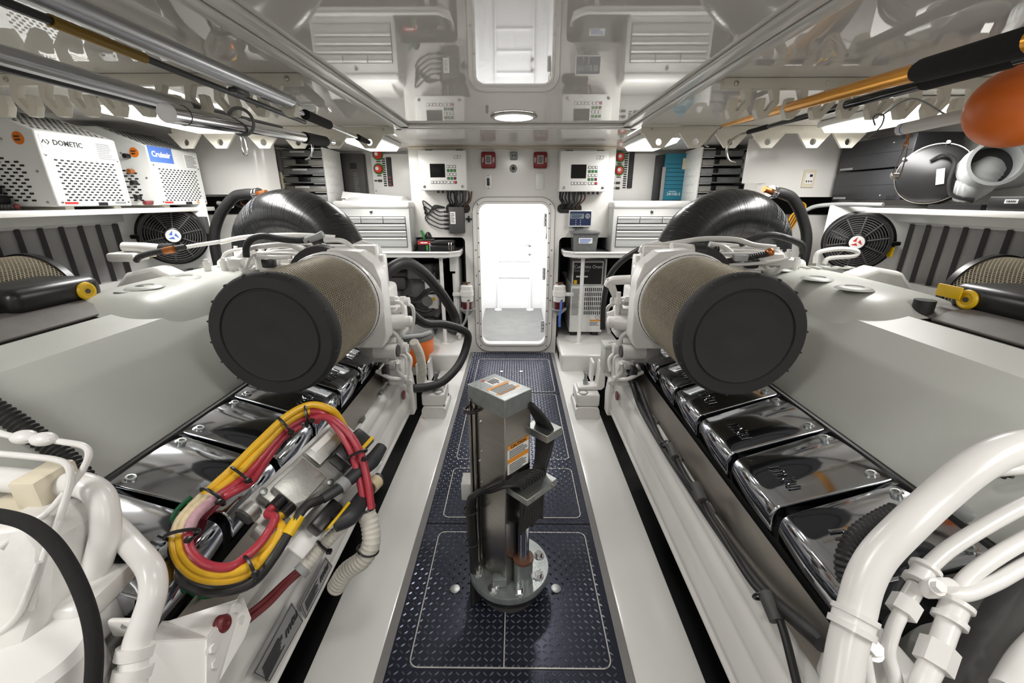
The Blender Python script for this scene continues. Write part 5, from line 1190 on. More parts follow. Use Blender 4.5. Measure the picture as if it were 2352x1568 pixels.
# ================================================================ exhaust elbows, mounts, junction box
for nm, sx in SIDE:
    X = lambda x: sx*x
    xh = thing('exhaust_elbow', (X(1.25), 2.5, 1.0), 'big black rubber exhaust elbow arching behind the '+nm+' engine', 'exhaust hose', 'exhaust elbows')
    path = [(X(.90), 2.30, 1.02), (X(.93), 2.34, 1.12), (X(1.03), 2.42, 1.235), (X(1.20), 2.50, 1.305), (X(1.38), 2.56, 1.295), (X(1.52), 2.62, 1.20), (X(1.57), 2.66, 1.06), (X(1.58), 2.68, .85)]
    rr = [.125, .13, .142, .152, .158, .16, .16, .16]
    MB().tube(path, rr, 40, 10).build('elbow', 'wrapped_rubber', xh, smooth=60)
    rb = MB()
    P = [Vector(p) for p in path]
    # fine wrapped ribs: thin tape windings across the elbow
    P2 = [P[0]*2-P[1]]+P+[P[-1]*2-P[-2]]; cur = []
    for i in range(1, len(P2)-2):
        for k in range(14):
            t = k/14; a, b, c, d = P2[i-1], P2[i], P2[i+1], P2[i+2]; q = .5*((2*b)+(c-a)*t+(2*a-5*b+4*c-d)*t*t+(3*b-a-3*c+d)*t**3); cur.append((q, rr[i-1]*(1-t)+rr[i]*t))
    for i in range(4, len(cur)-18):
        T = (cur[i+1][0]-cur[i-1][0]).normalized()
        rb.torus(cur[i][0]+T*random.uniform(-.006, .006), T+Vector((random.uniform(-.05, .05), random.uniform(-.05, .05), random.uniform(-.05, .05))), cur[i][1]-.0028+random.uniform(-.0003, .0005), .0032, 48, 5)
    o = rb.build('wrapping', 'wrapped_rubber', xh, smooth=60); o['kind'] = 'stuff'
    T = (P[1]-P[0]).normalized(); MB().torus(P[0]+T*.06, T, .133, .008, 40, 8).build('clamp', 'stainless', xh); MB().torus(P[0]+T*.02, T, .131, .006, 40, 8).build('clamp', 'dark_red', xh)
    MB().lathe(P[0]-T*.10, T, [(0, .10), (.06, .12), (.12, .122)], 32).build('turbo_outlet', 'engine_white', xh)
    # small hose leaving the top of the elbow
    h = thing('drain_hose', (X(1.55), 2.75, 1.2), 'black rubber hose curving down from the top of the '+nm+' exhaust elbow', 'hose', 'elbow hoses')
    s0 = W(592, 446, y=2.68) if sx < 0 else W(1775, 441, y=2.68)
    k = W(535, 455, y=2.74) if sx < 0 else W(1822, 458, y=2.72); k2 = W(503, 500, y=2.76) if sx < 0 else W(1843, 500, y=2.74); k3 = W(493, 560, y=2.76) if sx < 0 else W(1852, 560, y=2.74)
    MB().tube([s0, (s0+k)/2+Vector((0, 0, .012)), k, k2, k3, k3+Vector((0, 0, -.3))], .031, 16, 7).build('hose', 'rubber', h)
    d = (s0-k).normalized(); MB().cyl(s0-d*.02, s0+d*.02, .034, n=16).torus(s0-d*.012, d, .034, .003, 20, 6).torus(s0+d*.012, d, .034, .003, 20, 6).build('clamp', 'bright_steel', h); MB().cyl(s0+d*.02, s0+d*.07, .018, n=12).build('nipple', 'copper', h)
    # engine mount on the deck
    m = thing('engine_mount', (X(.52), 2.62, 0), 'white rubber-block engine mount bolted to the '+nm+' side deck', 'engine mount', 'engine mounts')
    MB().rbox((min(X(.435), X(.60)), 2.50, .0005), (max(X(.435), X(.60)), 2.74, .085), .03, 3, axis=1).build('foot', 'casting_white', m)
    MB().rbox((min(X(.445), X(.60)), 2.515, .085), (max(X(.445), X(.60)), 2.72, .175), .014, 3).build('rubber_block_cover', 'engine_white', m)
    MB().prism([Vector((X(a), 2.58, b)) for a, b in ((.46, .178), (.62, .178), (.64, .20), (.64, .36), (.60, .38), (.585, .21), (.46, .20))], (0, .09, 0)).build('bracket', 'engine_white', m, bev=.006)
    MB().rbox((min(X(.56), X(.575)), 2.66, .20), (max(X(.56), X(.575)), 2.76, .35), .02, 3, axis=0).build('upright', 'engine_white', m)
    MB().cyl((X(.515), 2.625, .20), (X(.515), 2.625, .24), .016, n=6).cyl((X(.515), 2.625, .24), (X(.515), 2.625, .285), .010, n=12).build('mount_stud', 'zinc', m)
    for y in (2.53, 2.70): MB().lathe((X(.455), y, .088), (-sx, 0, .2), [(0, .012), (.008, .012), (.012, .006)], 12).build('bolt', 'zinc', m)
    MB().torus((X(.49), 2.555, .172), (0, 0, 1), .03, .008, 20, 6).build('stop_ring', 'grey_plastic', m)
    # ---- inboard front plumbing of the engine: pump castings, pipes, fittings
    E = ENG[nm]
    mb = MB(); mb.rbox((min(X(.66), X(.82)), 2.10, .56), (max(X(.66), X(.82)), 2.42, .96), .03, 3); mb.build('pump_casting', 'casting_white', E)
    MB().rbox((min(X(.57), X(.68)), 2.12, .70), (max(X(.57), X(.68)), 2.26, .86), .02, 3).build('pump_cover', 'casting_white', E)
    MB().cyl((X(.70), 2.06, .80), (X(.55), 2.10, .80), .045, .04, n=20).lathe((X(.55), 2.10, .80), (-sx, .2, 0), [(0, .03), (.03, .03), (.04, .022)], 16).build('pump_body', 'engine_white', E)
    MB().cyl((X(.70), 2.03, .66), (X(.585), 2.03, .66), .042, n=20).build('filter_body', 'engine_white', E); MB().cyl((X(.585), 2.03, .66), (X(.575), 2.03, .66), .03, n=16).build('bore', 'dark_grey', E)
    for (y, z, r, l) in ((2.16, .90, .022, .07), (2.20, .62, .03, .08), (2.14, .54, .024, .06), (2.30, .86, .026, .09), (2.36, .72, .03, .08), (2.30, .58, .024, .07)):
        MB().cyl((X(.68), y, z), (X(.66-l), y, z), r, n=16).cyl((X(.66-l*.4), y, z), (X(.66-l*.75), y, z), r*1.25, n=6).build('fitting', 'engine_white', E)
    ps = [[(.60, 2.13, .90), (.565, 2.12, .89), (.56, 2.12, .83), (.57, 2.14, .76)], [(.62, 2.05, .77), (.585, 2.05, .74), (.575, 2.06, .68), (.60, 2.10, .62)], [(.585, 2.02, .60), (.60, 2.05, .54), (.59, 2.12, .47), (.60, 2.2, .42), (.62, 2.28, .36)], [(.63, 2.24, .60), (.57, 2.22, .55), (.575, 2.2, .48)], [(.70, 2.02, .55), (.63, 1.99, .53), (.605, 2.04, .50), (.60, 2.18, .44)], [(.60, 2.30, .86), (.56, 2.32, .82), (.565, 2.34, .74), (.59, 2.36, .66)]]
    for q in ps: MB().tube([(X(a), b, c) for a, b, c in q], .0105, 10, 6).build('pipe', 'engine_white', E)
    for q in ((.57, 2.13, .86), (.575, 2.06, .70), (.595, 2.15, .455)): MB().cyl((X(q[0]), q[1], q[2]-.012), (X(q[0]), q[1], q[2]+.012), .018, n=6).build('union_nut', 'engine_white', E)
    MB().rbox((min(X(.60), X(.70)), 2.16, .40), (max(X(.60), X(.70)), 2.32, .56), .02, 3).build('bracket_casting', 'casting_white', E)
    MB().rbox((min(X(.64), X(.665)), 1.99, .50), (max(X(.64), X(.665)), 2.05, .58), .004).build('sensor', 'black_plastic', E)
    if sx > 0:
        MB().tube([(.62, 2.12, 1.02), (.53, 2.14, 1.01), (.515, 2.15, .98)], .024, 12).build('coolant_pipe', 'engine_white', E); MB().prism([Vector((a, 2.13, b)) for a, b in ((.50, 1.02), (.53, 1.03), (.60, .86), (.60, .78), (.53, .78), (.515, .84), (.57, .86), (.52, .96))], (0, .02, 0)).build('lever_bracket', 'engine_white', E, smooth=0)
        MB().cyl((.56, 2.10, .84), (.56, 2.10, .96), .012, n=10).cyl((.56, 2.10, .90), (.56, 2.10, .93), .02, n=6).build('vertical_pipe', 'engine_white', E)
        h = thing('breather_hose', (.62, 2.2, .8), 'thin black hose curving over the right engine front', 'hose'); MB().tube([(.76, 2.2, 1.19), (.70, 2.2, 1.175), (.60, 2.24, 1.10), (.545, 2.28, 1.0), (.53, 2.3, .85), (.535, 2.3, .70)], .0155, 10).build('hose', 'rubber', h)
    # ---- top of the engine behind the dome: pipes, hose loop, sensor blocks
    mb = MB(); mb.rbox((min(X(.98), X(1.62)), 2.28, .95), (max(X(.98), X(1.62)), 2.54, 1.10), .03, 3); mb.build('rear_casting', 'casting_white', E)
    MB().rbox((min(X(1.05), X(1.25)), 2.06, 1.02), (max(X(1.05), X(1.25)), 2.22, 1.09), .02, 3).build('sensor_block', 'casting_white', E)
    for q in (1.08, 1.16): MB().cyl((X(q), 2.05, 1.065), (X(q), 2.0, 1.065), .016, n=12).build('plug', 'engine_white', E)
    up = lambda px, py, y: W(px, py, y=y)
    if sx < 0:
        L = [([(505, 556), (560, 545), (640, 540), (700, 540), (770, 545)], 2.25, .012), ([(568, 572), (600, 565), (660, 562), (700, 580), (715, 590), (742, 570), (745, 560)], 2.05, .012), ([(590, 587), (630, 592), (670, 590)], 1.98, .008), ([(745, 552), (780, 552), (800, 560), (815, 575), (850, 585), (868, 600)], 1.98, .011), ([(300, 585), (360, 580), (440, 565), (505, 555)], 2.2, .010)]
        H = [([(566, 590), (566, 565), (580, 548), (605, 542), (640, 548), (680, 552), (712, 550)], 2.0, .0155, 'rubber'), ([(700, 552), (725, 545), (742, 537)], 2.0, .016, 'hose_grey')]
    else:
        L = [([(1470, 580), (1480, 565), (1520, 562), (1560, 556), (1620, 548), (1690, 550), (1730, 562), (1780, 568)], 2.05, .012), ([(1665, 607), (1720, 606), (1780, 600), (1810, 594)], 2.0, .008), ([(1872, 604), (1880, 580), (1930, 571), (1968, 577), (1960, 588), (1905, 593), (1893, 606)], 2.3, .012), ([(1630, 560), (1660, 566), (1680, 580)], 2.1, .013)]
        H = [([(1700, 560), (1760, 540), (1800, 545), (1838, 560), (1845, 580)], 2.2, .017, 'rubber'), ([(1640, 604), (1700, 595), (1750, 585), (1775, 580)], 2.0, .014, 'rubber'), ([(1630, 595), (1640, 575), (1650, 572)], 2.02, .014, 'rubber')]
    for pts, y, r in L: MB().tube([up(a, b, y) for a, b in pts], r, 10).build('oil_pipe', 'engine_white', E)
    for pts, y, r, mm in H:
        hh = thing('coolant_hose', up(pts[0][0], pts[0][1], y), '', 'hose'); hh['label'] = {(-1, .0155): 'black hose loop on top of the left engine', (-1, .016): 'short grey hose end on top of the left engine', (1, .017): 'black hose lying across the top of the right engine', (1, .014): 'thin black harness tube on the right engine top'}[(sx, r)]
        if (sx, r) == (1, .014) and len(pts) == 3: hh['label'] = 'short black harness stub on the right engine top'
        MB().tube([up(a, b, y) for a, b in pts], r, 12, 6, corr=.06 if mm == 'rubber' and r < .0165 and sx > 0 else 0, pitch=.01).build('hose', mm, hh)
        if (sx, len(pts)) == (1, 4): q = up(1768, 579, y); MB().ball(q, .02, 12, 8).build('connector', 'copper', hh); MB().rbox(up(1700, 592, y-.02)-Vector((.03, .02, .015)), up(1700, 592, y-.02)+Vector((.03, .02, .015)), .005).build('plug_block', 'hose_grey', hh)
    # rear crossover pipe with black coupling
    if sx < 0:
        cp = [(285, 567), (330, 568), (372, 572)]; yy = 2.12; bl = [(372, 572), (400, 572)]
    else: cp = [(1540, 573), (1590, 577)]; yy = 2.0; bl = [(1590, 577), (1617, 577)]
    MB().tube([up(a, b, yy) for a, b in cp], .033 if sx > 0 else .024, 20, smooth=False).build('crossover_pipe', 'engine_white', E); MB().tube([up(a, b, yy) for a, b in bl], .037 if sx > 0 else .029, 20, smooth=False).build('coupling', 'rubber', E)
    if sx < 0:
        MB().rbox(up(290, 588, 2.1)-Vector((.07, .04, .025)), up(290, 588, 2.1)+Vector((.07, .06, .018)), .012).build('crossover_block', 'casting_white', E)
        hn = thing('engine_harness', up(350, 578, 2.0), 'black harness with orange rings on top of the left engine', 'cables'); MB().tube([up(a, b, 2.02) for a, b in ((312, 600), (320, 590), (345, 582), (390, 573), (425, 567))], .013, 10, corr=.1, pitch=.01).build('tube', 'rubber', hn); MB().cyl(up(378, 576, 2.0), up(400, 572, 2.0), .016, n=12).build('orange_ring', 'copper', hn)
        MB().prism([Vector((X(a), 1.99, b)) for a, b in ((1.64, 1.06), (1.72, 1.10), (1.86, 1.07), (1.95, .98), (1.95, .9), (1.64, .9))], (0, .12, 0)).build('outboard_turbo', 'casting_white', E, bev=.02)
    else:
        MB().prism([Vector((X(a), 1.99, b)) for a, b in ((1.66, 1.06), (1.76, 1.10), (1.88, 1.08), (1.97, .98), (1.97, .9), (1.66, .9))], (0, .12, 0)).build('outboard_turbo', 'casting_white', E, bev=.02)
        MB().rbox(up(1770, 595, 2.05)-Vector((.06, .03, .03)), up(1770, 595, 2.05)+Vector((.05, .05, .03)), .015).build('thermostat_block', 'casting_white', E)
    for (x, y, z, s) in ((1.0, 2.15, 1.10, .05), (1.28, 2.25, 1.10, .04), (1.40, 2.50, 1.09, .05), (1.55, 2.45, 1.08, .045), (1.12, 2.34, 1.12, .05)): MB().rbox((X(x)-s, y-s*.6, z-.05), (X(x)+s, y+s*.6, z+.03), .012, 3).build('boss_block', 'casting_white', E)

# big black hoses dropping beside the left engine front
h = thing('raw_water_hose', (-.5, 2.8, .3), 'thick black hose arching down beside the left engine front', 'hose')
MB().tube([(-.78, 2.35, .92), (-.70, 2.42, 1.02), (-.63, 2.55, 1.04), (-.57, 2.75, .94), (-.50, 2.95, .76), (-.44, 3.05, .60), (-.42, 3.05, .52), (-.45, 3.0, .45)], .036, 16).build('hose', 'rubber', h)
h = thing('bilge_hose', (-.5, 2.6, .3), 'thick black hose looping low beside the left engine mount', 'hose')
MB().tube([(-.62, 2.42, .78), (-.55, 2.55, .66), (-.45, 2.72, .60), (-.34+.02, 2.85, .50), (-.33, 2.85, .38), (-.38, 2.75, .28), (-.47, 2.62, .22), (-.56, 2.53, .22), (-.64, 2.48, .235)], .029, 16).build('hose', 'rubber', h)
h = thing('ribbed_hose', (-.6, 2.35, .4), 'pale ribbed hose beside the left engine front', 'hose'); MB().tube([(-.565, 2.30, .62), (-.55, 2.36, .52), (-.55, 2.40, .40), (-.57, 2.42, .32)], .026, 16, 6, corr=.07, pitch=.014).build('hose', 'hose_white', h)
# junction box on the right rail, with glands and cables
jb = thing('junction_box', (.62, 2.38, .40), 'grey electrical junction box on the right engine rail', 'junction box')
bx = (.555, 2.30, .42); MB().rbox((.555, 2.28, .43), (.69, 2.40, .585), .006).build('box', 'jbox_grey', jb); MB().rbox((.552, 2.277, .585), (.693, 2.403, .60), .004).build('lid', 'jbox_grey', jb)
for x in (.605, .65): MB().torus((x, 2.34, .6005), (0,0,1), .018, .0014, 20, 6).build('knockout', 'ink_grey', jb)
MB().torus((.65, 2.278, .48), (0,1,0), .017, .004, 20, 6).cyl((.65, 2.28, .48), (.65, 2.255, .48), .016, n=14).build('gland', 'grey_plastic', jb)
MB().box((.58, 2.30, .40), (.67, 2.38, .43)).build('bracket', 'engine_white', jb, smooth=0)
cbl = thing('rail_cables', (.68, 1.4, .4), 'black cables with grey connectors running along the right engine rail', 'cables')
mp = [(1425, 835), (1452, 880), (1470, 930), (1500, 985), (1540, 1050), (1580, 1110), (1620, 1170), (1690, 1270), (1760, 1360), (1830, 1425), (1890, 1480)]
MB().tube([W(a, b, x=.655+.022*(i > 0)) for i, (a, b) in enumerate(mp)], .0165, 12).build('main_cable', 'rubber', cbl)
mp2 = [(1436, 845), (1464, 880), (1492, 950), (1520, 1012), (1545, 1035), (1580, 1100), (1605, 1130), (1628, 1180), (1660, 1230), (1690, 1280), (1730, 1340), (1775, 1390), (1800, 1450), (1830, 1568)]
MB().tube([W(a, b, x=.662) for a, b in mp2], .0095, 10).build('sensor_cable', 'rubber', cbl)
for a, b in ((1545, 1035), (1605, 1130), (1770, 1392)): p = W(a, b, x=.656); MB().cyl(p+Vector((0, .03, .01)), p-Vector((0, .03, .01)), .017, n=14).build('connector', 'dark_grey', cbl)
for a, b in ((1530, 1020), (1752, 1368)): p = W(a, b, x=.655); MB().torus(p, (0, 1, .4), .022, .004, 18, 6).build('cable_tie', 'black_plastic', cbl)

# ================================================================ actuator column on the walkway
col = thing('actuator_column', (0, 1.19, 0), 'stainless steel actuator column on a round bolted flange in the walkway', 'actuator')
fc = Vector((.010, 1.205, 0)); fr = .148
MB().lathe(fc+Vector((0, 0, .088)), (0,0,1), [(0, fr*.98), (.004, fr), (.026, fr), (.030, fr*.985)], 56).build('flange', 'flange_grey', col)
MB().lathe(fc+Vector((0, 0, .062)), (0,0,1), [(0, fr*.93), (.026, fr*.95)], 48).build('gasket', 'rubber', col)
MB().lathe(fc+Vector((0, 0, .0)), (0,0,1), [(0, .105), (.062, .105)], 40).build('spool', 'dark_grey', col)
for k in range(8):
    a = 2*math.pi*k/8+.32; p = fc+Vector((math.cos(a)*fr*.80, math.sin(a)*fr*.80, .118)); MB().hexbolt(p, (0,0,1), .0125, .016).cyl(p, p+Vector((0, 0, .0035)), .0195, n=20).build('flange_bolt', 'bright_steel', col)
text(col, '2002-C', fc+Vector((.105, -.05, .1182)), (.55, .83, 0), (-.83, .55, 0), .018, 'ink_grey', name='stamp')
lid = [W(*p, z=.845) for p in ((1072, 882), (1137, 857), (1222, 893), (1160, 920))]
A, B, Cc, D = [Vector(p) for p in lid]; u = ((D-A)+(Cc-B)).normalized(); v = ((B-A)+(Cc-D)).normalized(); v = (v-u*v.dot(u)).normalized(); ctr = (A+B+Cc+D)/4; lu = ((D-A).length+(Cc-B).length)/4; lv_ = ((B-A).length+(Cc-D).length)/4
def hb(mb, z0, z1, hu, hv, cx=ctr): mb.prism([Vector((cx.x, cx.y, z0))+u*a+v*b for a, b in ((-hu, -hv), (hu, -hv), (hu, hv), (-hu, hv))], (0, 0, z1-z0)); return mb
hb(MB(), .118, .80, lu*.97, lv_*.97).build('housing', 'stainless', col, bev=.002)
ld = hb(MB(), .785, .845, lu, lv_).build('lid', 'flange_grey', col, bev=.002)
top = Vector((ctr.x, ctr.y, .8452))
plate(top-u*lu*.42+v*lv_*.2, u, v, lu*.55, lv_*.85, .0006).build('data_plate', 'paper', ld); lines(ld, top-u*lu*.42+v*lv_*.2+Vector((0, 0, .0002)), u, v, lu*.45, lv_*.6, 4, 'ink')
MB().prism([top-u*lu*.78+v*lv_*a+u*b for a, b in ((-.3, 0), (-.15, .008), (.0, .0), (-.15, -.008))], (0, 0, .0006)).build('red_mark', 'ink_red', ld, smooth=0)
plate(top+u*lu*.32-v*lv_*0, u, v, lu*.85, lv_*1.6, .0006).build('warning_sticker', 'paper', ld)
for o_ in (-.25, .5): plate(top+u*lu*(.12+o_*.7)+Vector((0, 0, .0004)), u, v, lu*.12, lv_*1.6, .0004).build('warning_band', 'orange_label', ld)
lines(ld, top+u*lu*.30+Vector((0, 0, .0003)), v, -u, lv_*1.4, lu*.6, 6)
# front right face sticker
N2 = (u.cross(Vector((0,0,1)))).normalized()
fcn = Vector((ctr.x, ctr.y, 0))+u*lu*.97     # face whose normal is +u
Rf = v; zc_ = .63
st = fcn+u*.0012+Vector((0, 0, zc_)); plate(st, Rf, ZU, lv_*1.6, .105, .001).build('caution_sticker', 'paper', col)
for dz in (.045, -.004): plate(st+Vector((0, 0, dz))+u*.0005, Rf, ZU, lv_*1.6, .016, .0006).build('caution_band', 'orange_label', col)
text(col, 'CAUTION', st+Vector((0, 0, .045))+u*.0008, Rf, ZU, .016, 'ink'); lines(col, st+Vector((0, 0, .02))+u*.0006, Rf, ZU, lv_*1.4, .03, 4); lines(col, st+Vector((0, 0, -.032))+u*.0006, Rf, ZU, lv_*1.4, .035, 5)
# side channel, rod and clamp on the left face, screws
lf = Vector((ctr.x, ctr.y, 0))-v*lv_*.97
for a, z0, z1 in ((-.85, .14, .80), (-.62, .14, .79)): q = lf+u*lu*a; MB().cyl(q+Vector((0, 0, z0))-v*.006, q+Vector((0, 0, z1))-v*.006, .006, n=12).build('guide_rod', 'stainless', col)
MB().torus(lf+u*lu*-.73+Vector((0, 0, .765))-v*.01, (0, 0, 1), .022, .006, 20, 8).build('rod_clamp', 'black_plastic', col)
for z in (.73, .62, .58, .50): p = lf+u*lu*(-.35 if z != .58 else -.45)+Vector((0, 0, z)); MB().lathe(p, -v, [(0, .005), (.003, .004), (.004, .002)], 10).build('screw', 'bright_steel', col)
rfoot = fcn+v*lv_*.1+u*.022
MB().cyl(Vector((rfoot.x, rfoot.y, .118)), Vector((rfoot.x, rfoot.y, .22)), .034, n=24).build('boss', 'flange_grey', col); MB().cyl(Vector((rfoot.x, rfoot.y, .22)), Vector((rfoot.x, rfoot.y, .36)), .020, n=20).build('ram_rod', 'bright_steel', col); MB().cyl(Vector((rfoot.x, rfoot.y, .214)), Vector((rfoot.x, rfoot.y, .224)), .0365, n=24).build('gland_ring', 'brown', col)
MB().rbox(lf+u*lu*.55+Vector((-.02, -.03, .12)), lf+u*lu*.55+Vector((.03, .0, .155)), .004).build('foot_clamp', 'flange_grey', col)
MB().rbox(lf-u*lu*1.15+Vector((-.03, .0, .38)), lf-u*lu*1.15+Vector((.012, .07, .45)), .004).build('limit_switch', 'jbox_grey', col)
# cable guides and the black cable bundle
b1 = fcn+u*.035+v*lv_*.55; MB().prism([Vector((b1.x, b1.y, .500))+u*a+v*b for a, b in ((-.045, -.075), (.045, -.075), (.045, .075), (-.045, .075))], (0, 0, .024)).build('cable_guide', 'zinc', col, bev=.002)
for s in (-1, 1): MB().lathe(Vector((b1.x, b1.y, .512))+u*.045+v*.05*s, u, [(0, .007), (.005, .006)], 10).build('guide_screw', 'stainless', col)
b2 = fcn+v*lv_*1.9+u*.0; MB().prism([Vector((b2.x, b2.y, .655))+u*a+v*b for a, b in ((-.05, -.03), (.05, -.03), (.05, .05), (-.05, .05))], (0, 0, .028)).build('cable_guide', 'zinc', col, bev=.002)
cb = thing('column_cable_bundle', (.0, 1.1, .06), 'black cable bundle looping over the actuator column', 'cables')
for k in range(9):
    o = (k-4); f = Vector((b1.x, b1.y, 0)); sdv = v*(.013*o)
    q = f+sdv
    lft = lf+u*lu*(.15+.05*(k % 3))-v*(.02+.008*(k//3))
    MB().tube([Vector((q.x, q.y, .35+.008*(k % 4))), Vector((q.x, q.y, .45)), Vector((q.x, q.y, .53)), q+Vector((0, 0, .555))-v*.02, q+Vector((0, 0, .56))-v*.06-u*.02,
               lft+u*.02+Vector((0, 0, .505+.004*k)), lft-u*.04+Vector((0, 0, .47)), lft-u*.075+Vector((0, 0, .42)), lft-u*.08+Vector((0, 0, .30)), lft-u*.07+Vector((0, 0, .16)), lft-u*.05-v*.02+Vector((0, 0, .05)), lft-u*.04-v*.03+Vector((0, 0, .006))], .0072, 8, 5).build('cable', 'rubber', cb)
for k in range(8):
    q0 = Vector((b2.x, b2.y, 0))+u*(-.03+.009*k)+v*.015; q1 = fcn+v*lv_*(.75)+u*(.004+.006*k-.03)
    MB().tube([Vector((q1.x, q1.y, .80)), (q0+q1)/2+Vector((0, 0, .75)), Vector((q0.x, q0.y, .68)), Vector((q0.x, q0.y, .62)), Vector(((q0.x*2+b1.x)/3, (q0.y*2+b1.y)/3, .54)), Vector((b1.x+v.x*(.012*k-.03), b1.y+v.y*(.012*k-.03), .46)), Vector((b1.x+v.x*(.014*k-.05), b1.y+v.y*(.014*k-.05), .36))], .0072, 8, 5).build('cable', 'rubber', cb)
for z in (.38, .24): MB().torus(lf+u*(lu*.22-.08)-v*.03+Vector((0, 0, z)), (0, 0, 1), .0235, .0035, 24, 6).build('cable_tie', 'black_plastic', cb)
# ---- more castings and pipework crowded behind the filters
for nm, sx in SIDE:
    E = ENG[nm]; X = lambda x: sx*x; rnd = random.Random(5+sx)
    MB().lathe((X(.93), 2.26, 1.02), (-.12*sx, .25, 1), [(0, .15), (.05, .155), (.08, .17), (.10, .17), (.10, .13)], 36).build('exhaust_flange', 'cream', E)
    MB().rbox((min(X(.86), X(1.12)), 2.10, 1.06), (max(X(.86), X(1.12)), 2.22, 1.135), .02, 3).build('manifold', 'casting_white', E)
    MB().rbox((min(X(1.10), X(1.42)), 2.20, 1.06), (max(X(1.10), X(1.42)), 2.34, 1.14), .03, 3).build('manifold', 'casting_white', E)
    MB().lathe((X(1.22), 2.10, 1.07), (0, .2, 1), [(0, .055), (.05, .055), (.055, .06), (.065, .06), (.07, .04)], 24).build('thermostat_cap', 'engine_white', E)
    MB().torus((X(1.36), 2.18, 1.10), (sx, .4, 0), .05, .02, 24, 10).build('lifting_eye', 'engine_white', E)
    MB().prism([Vector((X(a), 2.12, b)) for a, b in ((.68, 1.05), (.68, 1.20), (.74, 1.215), (.80, 1.19), (.98, 1.185), (1.0, 1.10), (.9, 1.05))], (0, .012, 0)).build('support_plate', 'engine_white', E, bev=.003)
    for k in range(14):
        x, y = rnd.uniform(.9, 1.6), rnd.uniform(2.05, 2.45); z = 1.135 if y > 2.2 else 1.10
        MB().cyl((X(x), y, z-.04), (X(x), y, z+.012), .016, n=12).cyl((X(x), y, z+.012), (X(x), y, z+.026), .011, n=6).build('stud', 'engine_white', E)
    for k in range(4):
        y = 2.06+.07*k; a = rnd.uniform(.95, 1.05); b = a+rnd.uniform(.25, .5)
        MB().tube([(X(a), y, 1.10), (X(a+.05), y+.01, 1.15+.008*k), (X((a+b)/2), y+.02, 1.155+.008*k), (X(b-.04), y, 1.15), (X(b), y-.02, 1.09)], .008, 10).build('pipe', 'engine_white', E)
    for k in range(3): MB().rbox((X(1.02+.16*k)-.03, 2.03, 1.09), (X(1.02+.16*k)+.03, 2.07, 1.135), .008).build('sensor_plug', 'black_plastic' if k == 1 else 'engine_white', E)
# ================================================================ control unit on the left engine with its cable loop
L = (Cp(752, 1000, 1.30)-Cp(605, 1140, 1.10)).normalized(); n = Vector((.62, -.28, .74)); n = (n-L*n.dot(L)).normalized(); T = L.cross(n).normalized()
if T.x < 0: T = -T
ec = Cp(712, 1060, 1.23)
ecu = thing('engine_control_unit', ec-n*.08, 'aluminium engine control unit with black plugs on the left engine', 'control unit')
def obox(l0, l1, t0, t1, h0, h1, r=.004):
    c = ec+L*(l0+l1)/2+T*(t0+t1)/2+n*(h0+h1)/2; R = Matrix((L, T, n)).transposed()
    mb = MB(); d = Vector((abs(l1-l0), abs(t1-t0), abs(h1-h0))); return mb.rbox(c-d/2, c+d/2, r, 2, R)
PT = lambda l, t, h: ec+L*l+T*t+n*h
obox(-.19, .18, -.05, .17, -.055, -.045).build('mount_plate', 'engine_white', ecu)
obox(-.15, .17, -.035, .10, -.045, .0).build('body', 'cast_alu', ecu)
obox(-.13, -.02, -.02, .07, 0, .035).build('terminal_cover', 'cast_alu', ecu)
obox(.0, .15, -.03, .03, 0, .022).build('lid', 'cast_alu', ecu)
for l, t in ((-.14, -.03), (-.14, .09), (.16, -.03), (.16, .09), (-.01, .085)): MB().lathe(PT(l, t, 0), n, [(0, .010), (.006, .010), (.008, .006)], 12).build('screw', 'zinc', ecu)
MB().cyl(PT(-.17, -.02, -.03), PT(-.20, -.02, -.03), .026, n=24).build('isolator', 'cast_alu', ecu); MB().cyl(PT(-.20, -.02, -.03), PT(-.206, -.02, -.03), .024, n=24).build('isolator_cap', 'dark_grey', ecu)
for k in range(5): obox(-.152+.0, -.150, .0+.014*k, .006+.014*k, -.04, -.008, .0008).build('fin', 'dark_void', ecu)
text(ecu, 'CE', PT(-.1515, .085, -.025), T, n, .018, 'ink', name='ce_mark')
lab = obox(.02, .10, -.025, -.005, .022, .0225, .0001).build('label_strip', 'paper', ecu)
pw = obox(.035, .155, .035, .10, .0, .06, .006).build('plug', 'black_plastic', ecu)
for k in range(10): obox(.045+.0105*k, .049+.0105*k, .033, .036, .012, .055, .0006).build('plug_rib', 'black_box', pw)
yl = obox(.095, .155, .082, .094, .058, .068, .004).build('plug_lock', 'yellow_plastic', pw); MB().lathe(PT(.085, .08, .058), n, [(0, .018), (.010, .018)], 20).build('lock_ring', 'yellow_plastic', pw); MB().cyl(PT(.085, .08, .068), PT(.085, .08, .0695), .006, n=10).build('lock_pin', 'ink', pw)
# plug backshells (tapering black boots)
MB().tube([PT(.15, .13, .06), PT(.09, .135, .06), PT(.03, .125, .055), PT(-.03, .115, .05), PT(-.08, .10, .045)], [.018, .024, .02, .016, .014], 18).build('boot', 'black_box', ecu)
MB().cyl(PT(-.005, .118, .052), PT(-.03, .115, .05), .021, n=18).build('boot_ring', 'grey_plastic', ecu)
p2 = obox(-.14, -.05, .12, .16, -.02, .03, .006).build('plug', 'black_plastic', ecu)
MB().tube([PT(-.10, .17, .02), PT(-.06, .19, .03), PT(-.0, .19, .02), PT(.05, .185, .01), PT(.10, .19, .0)], [.024, .028, .026, .020, .018], 18).build('boot', 'black_box', ecu)
lk = obox(-.13, -.04, .160, .168, .02, .05, .003); lk.build('plug_lock', 'yellow_plastic', p2)
MB().cyl(PT(.05, .186, .012), PT(.085, .19, .004), .023, n=18).build('boot_ring', 'tag_cream', ecu)
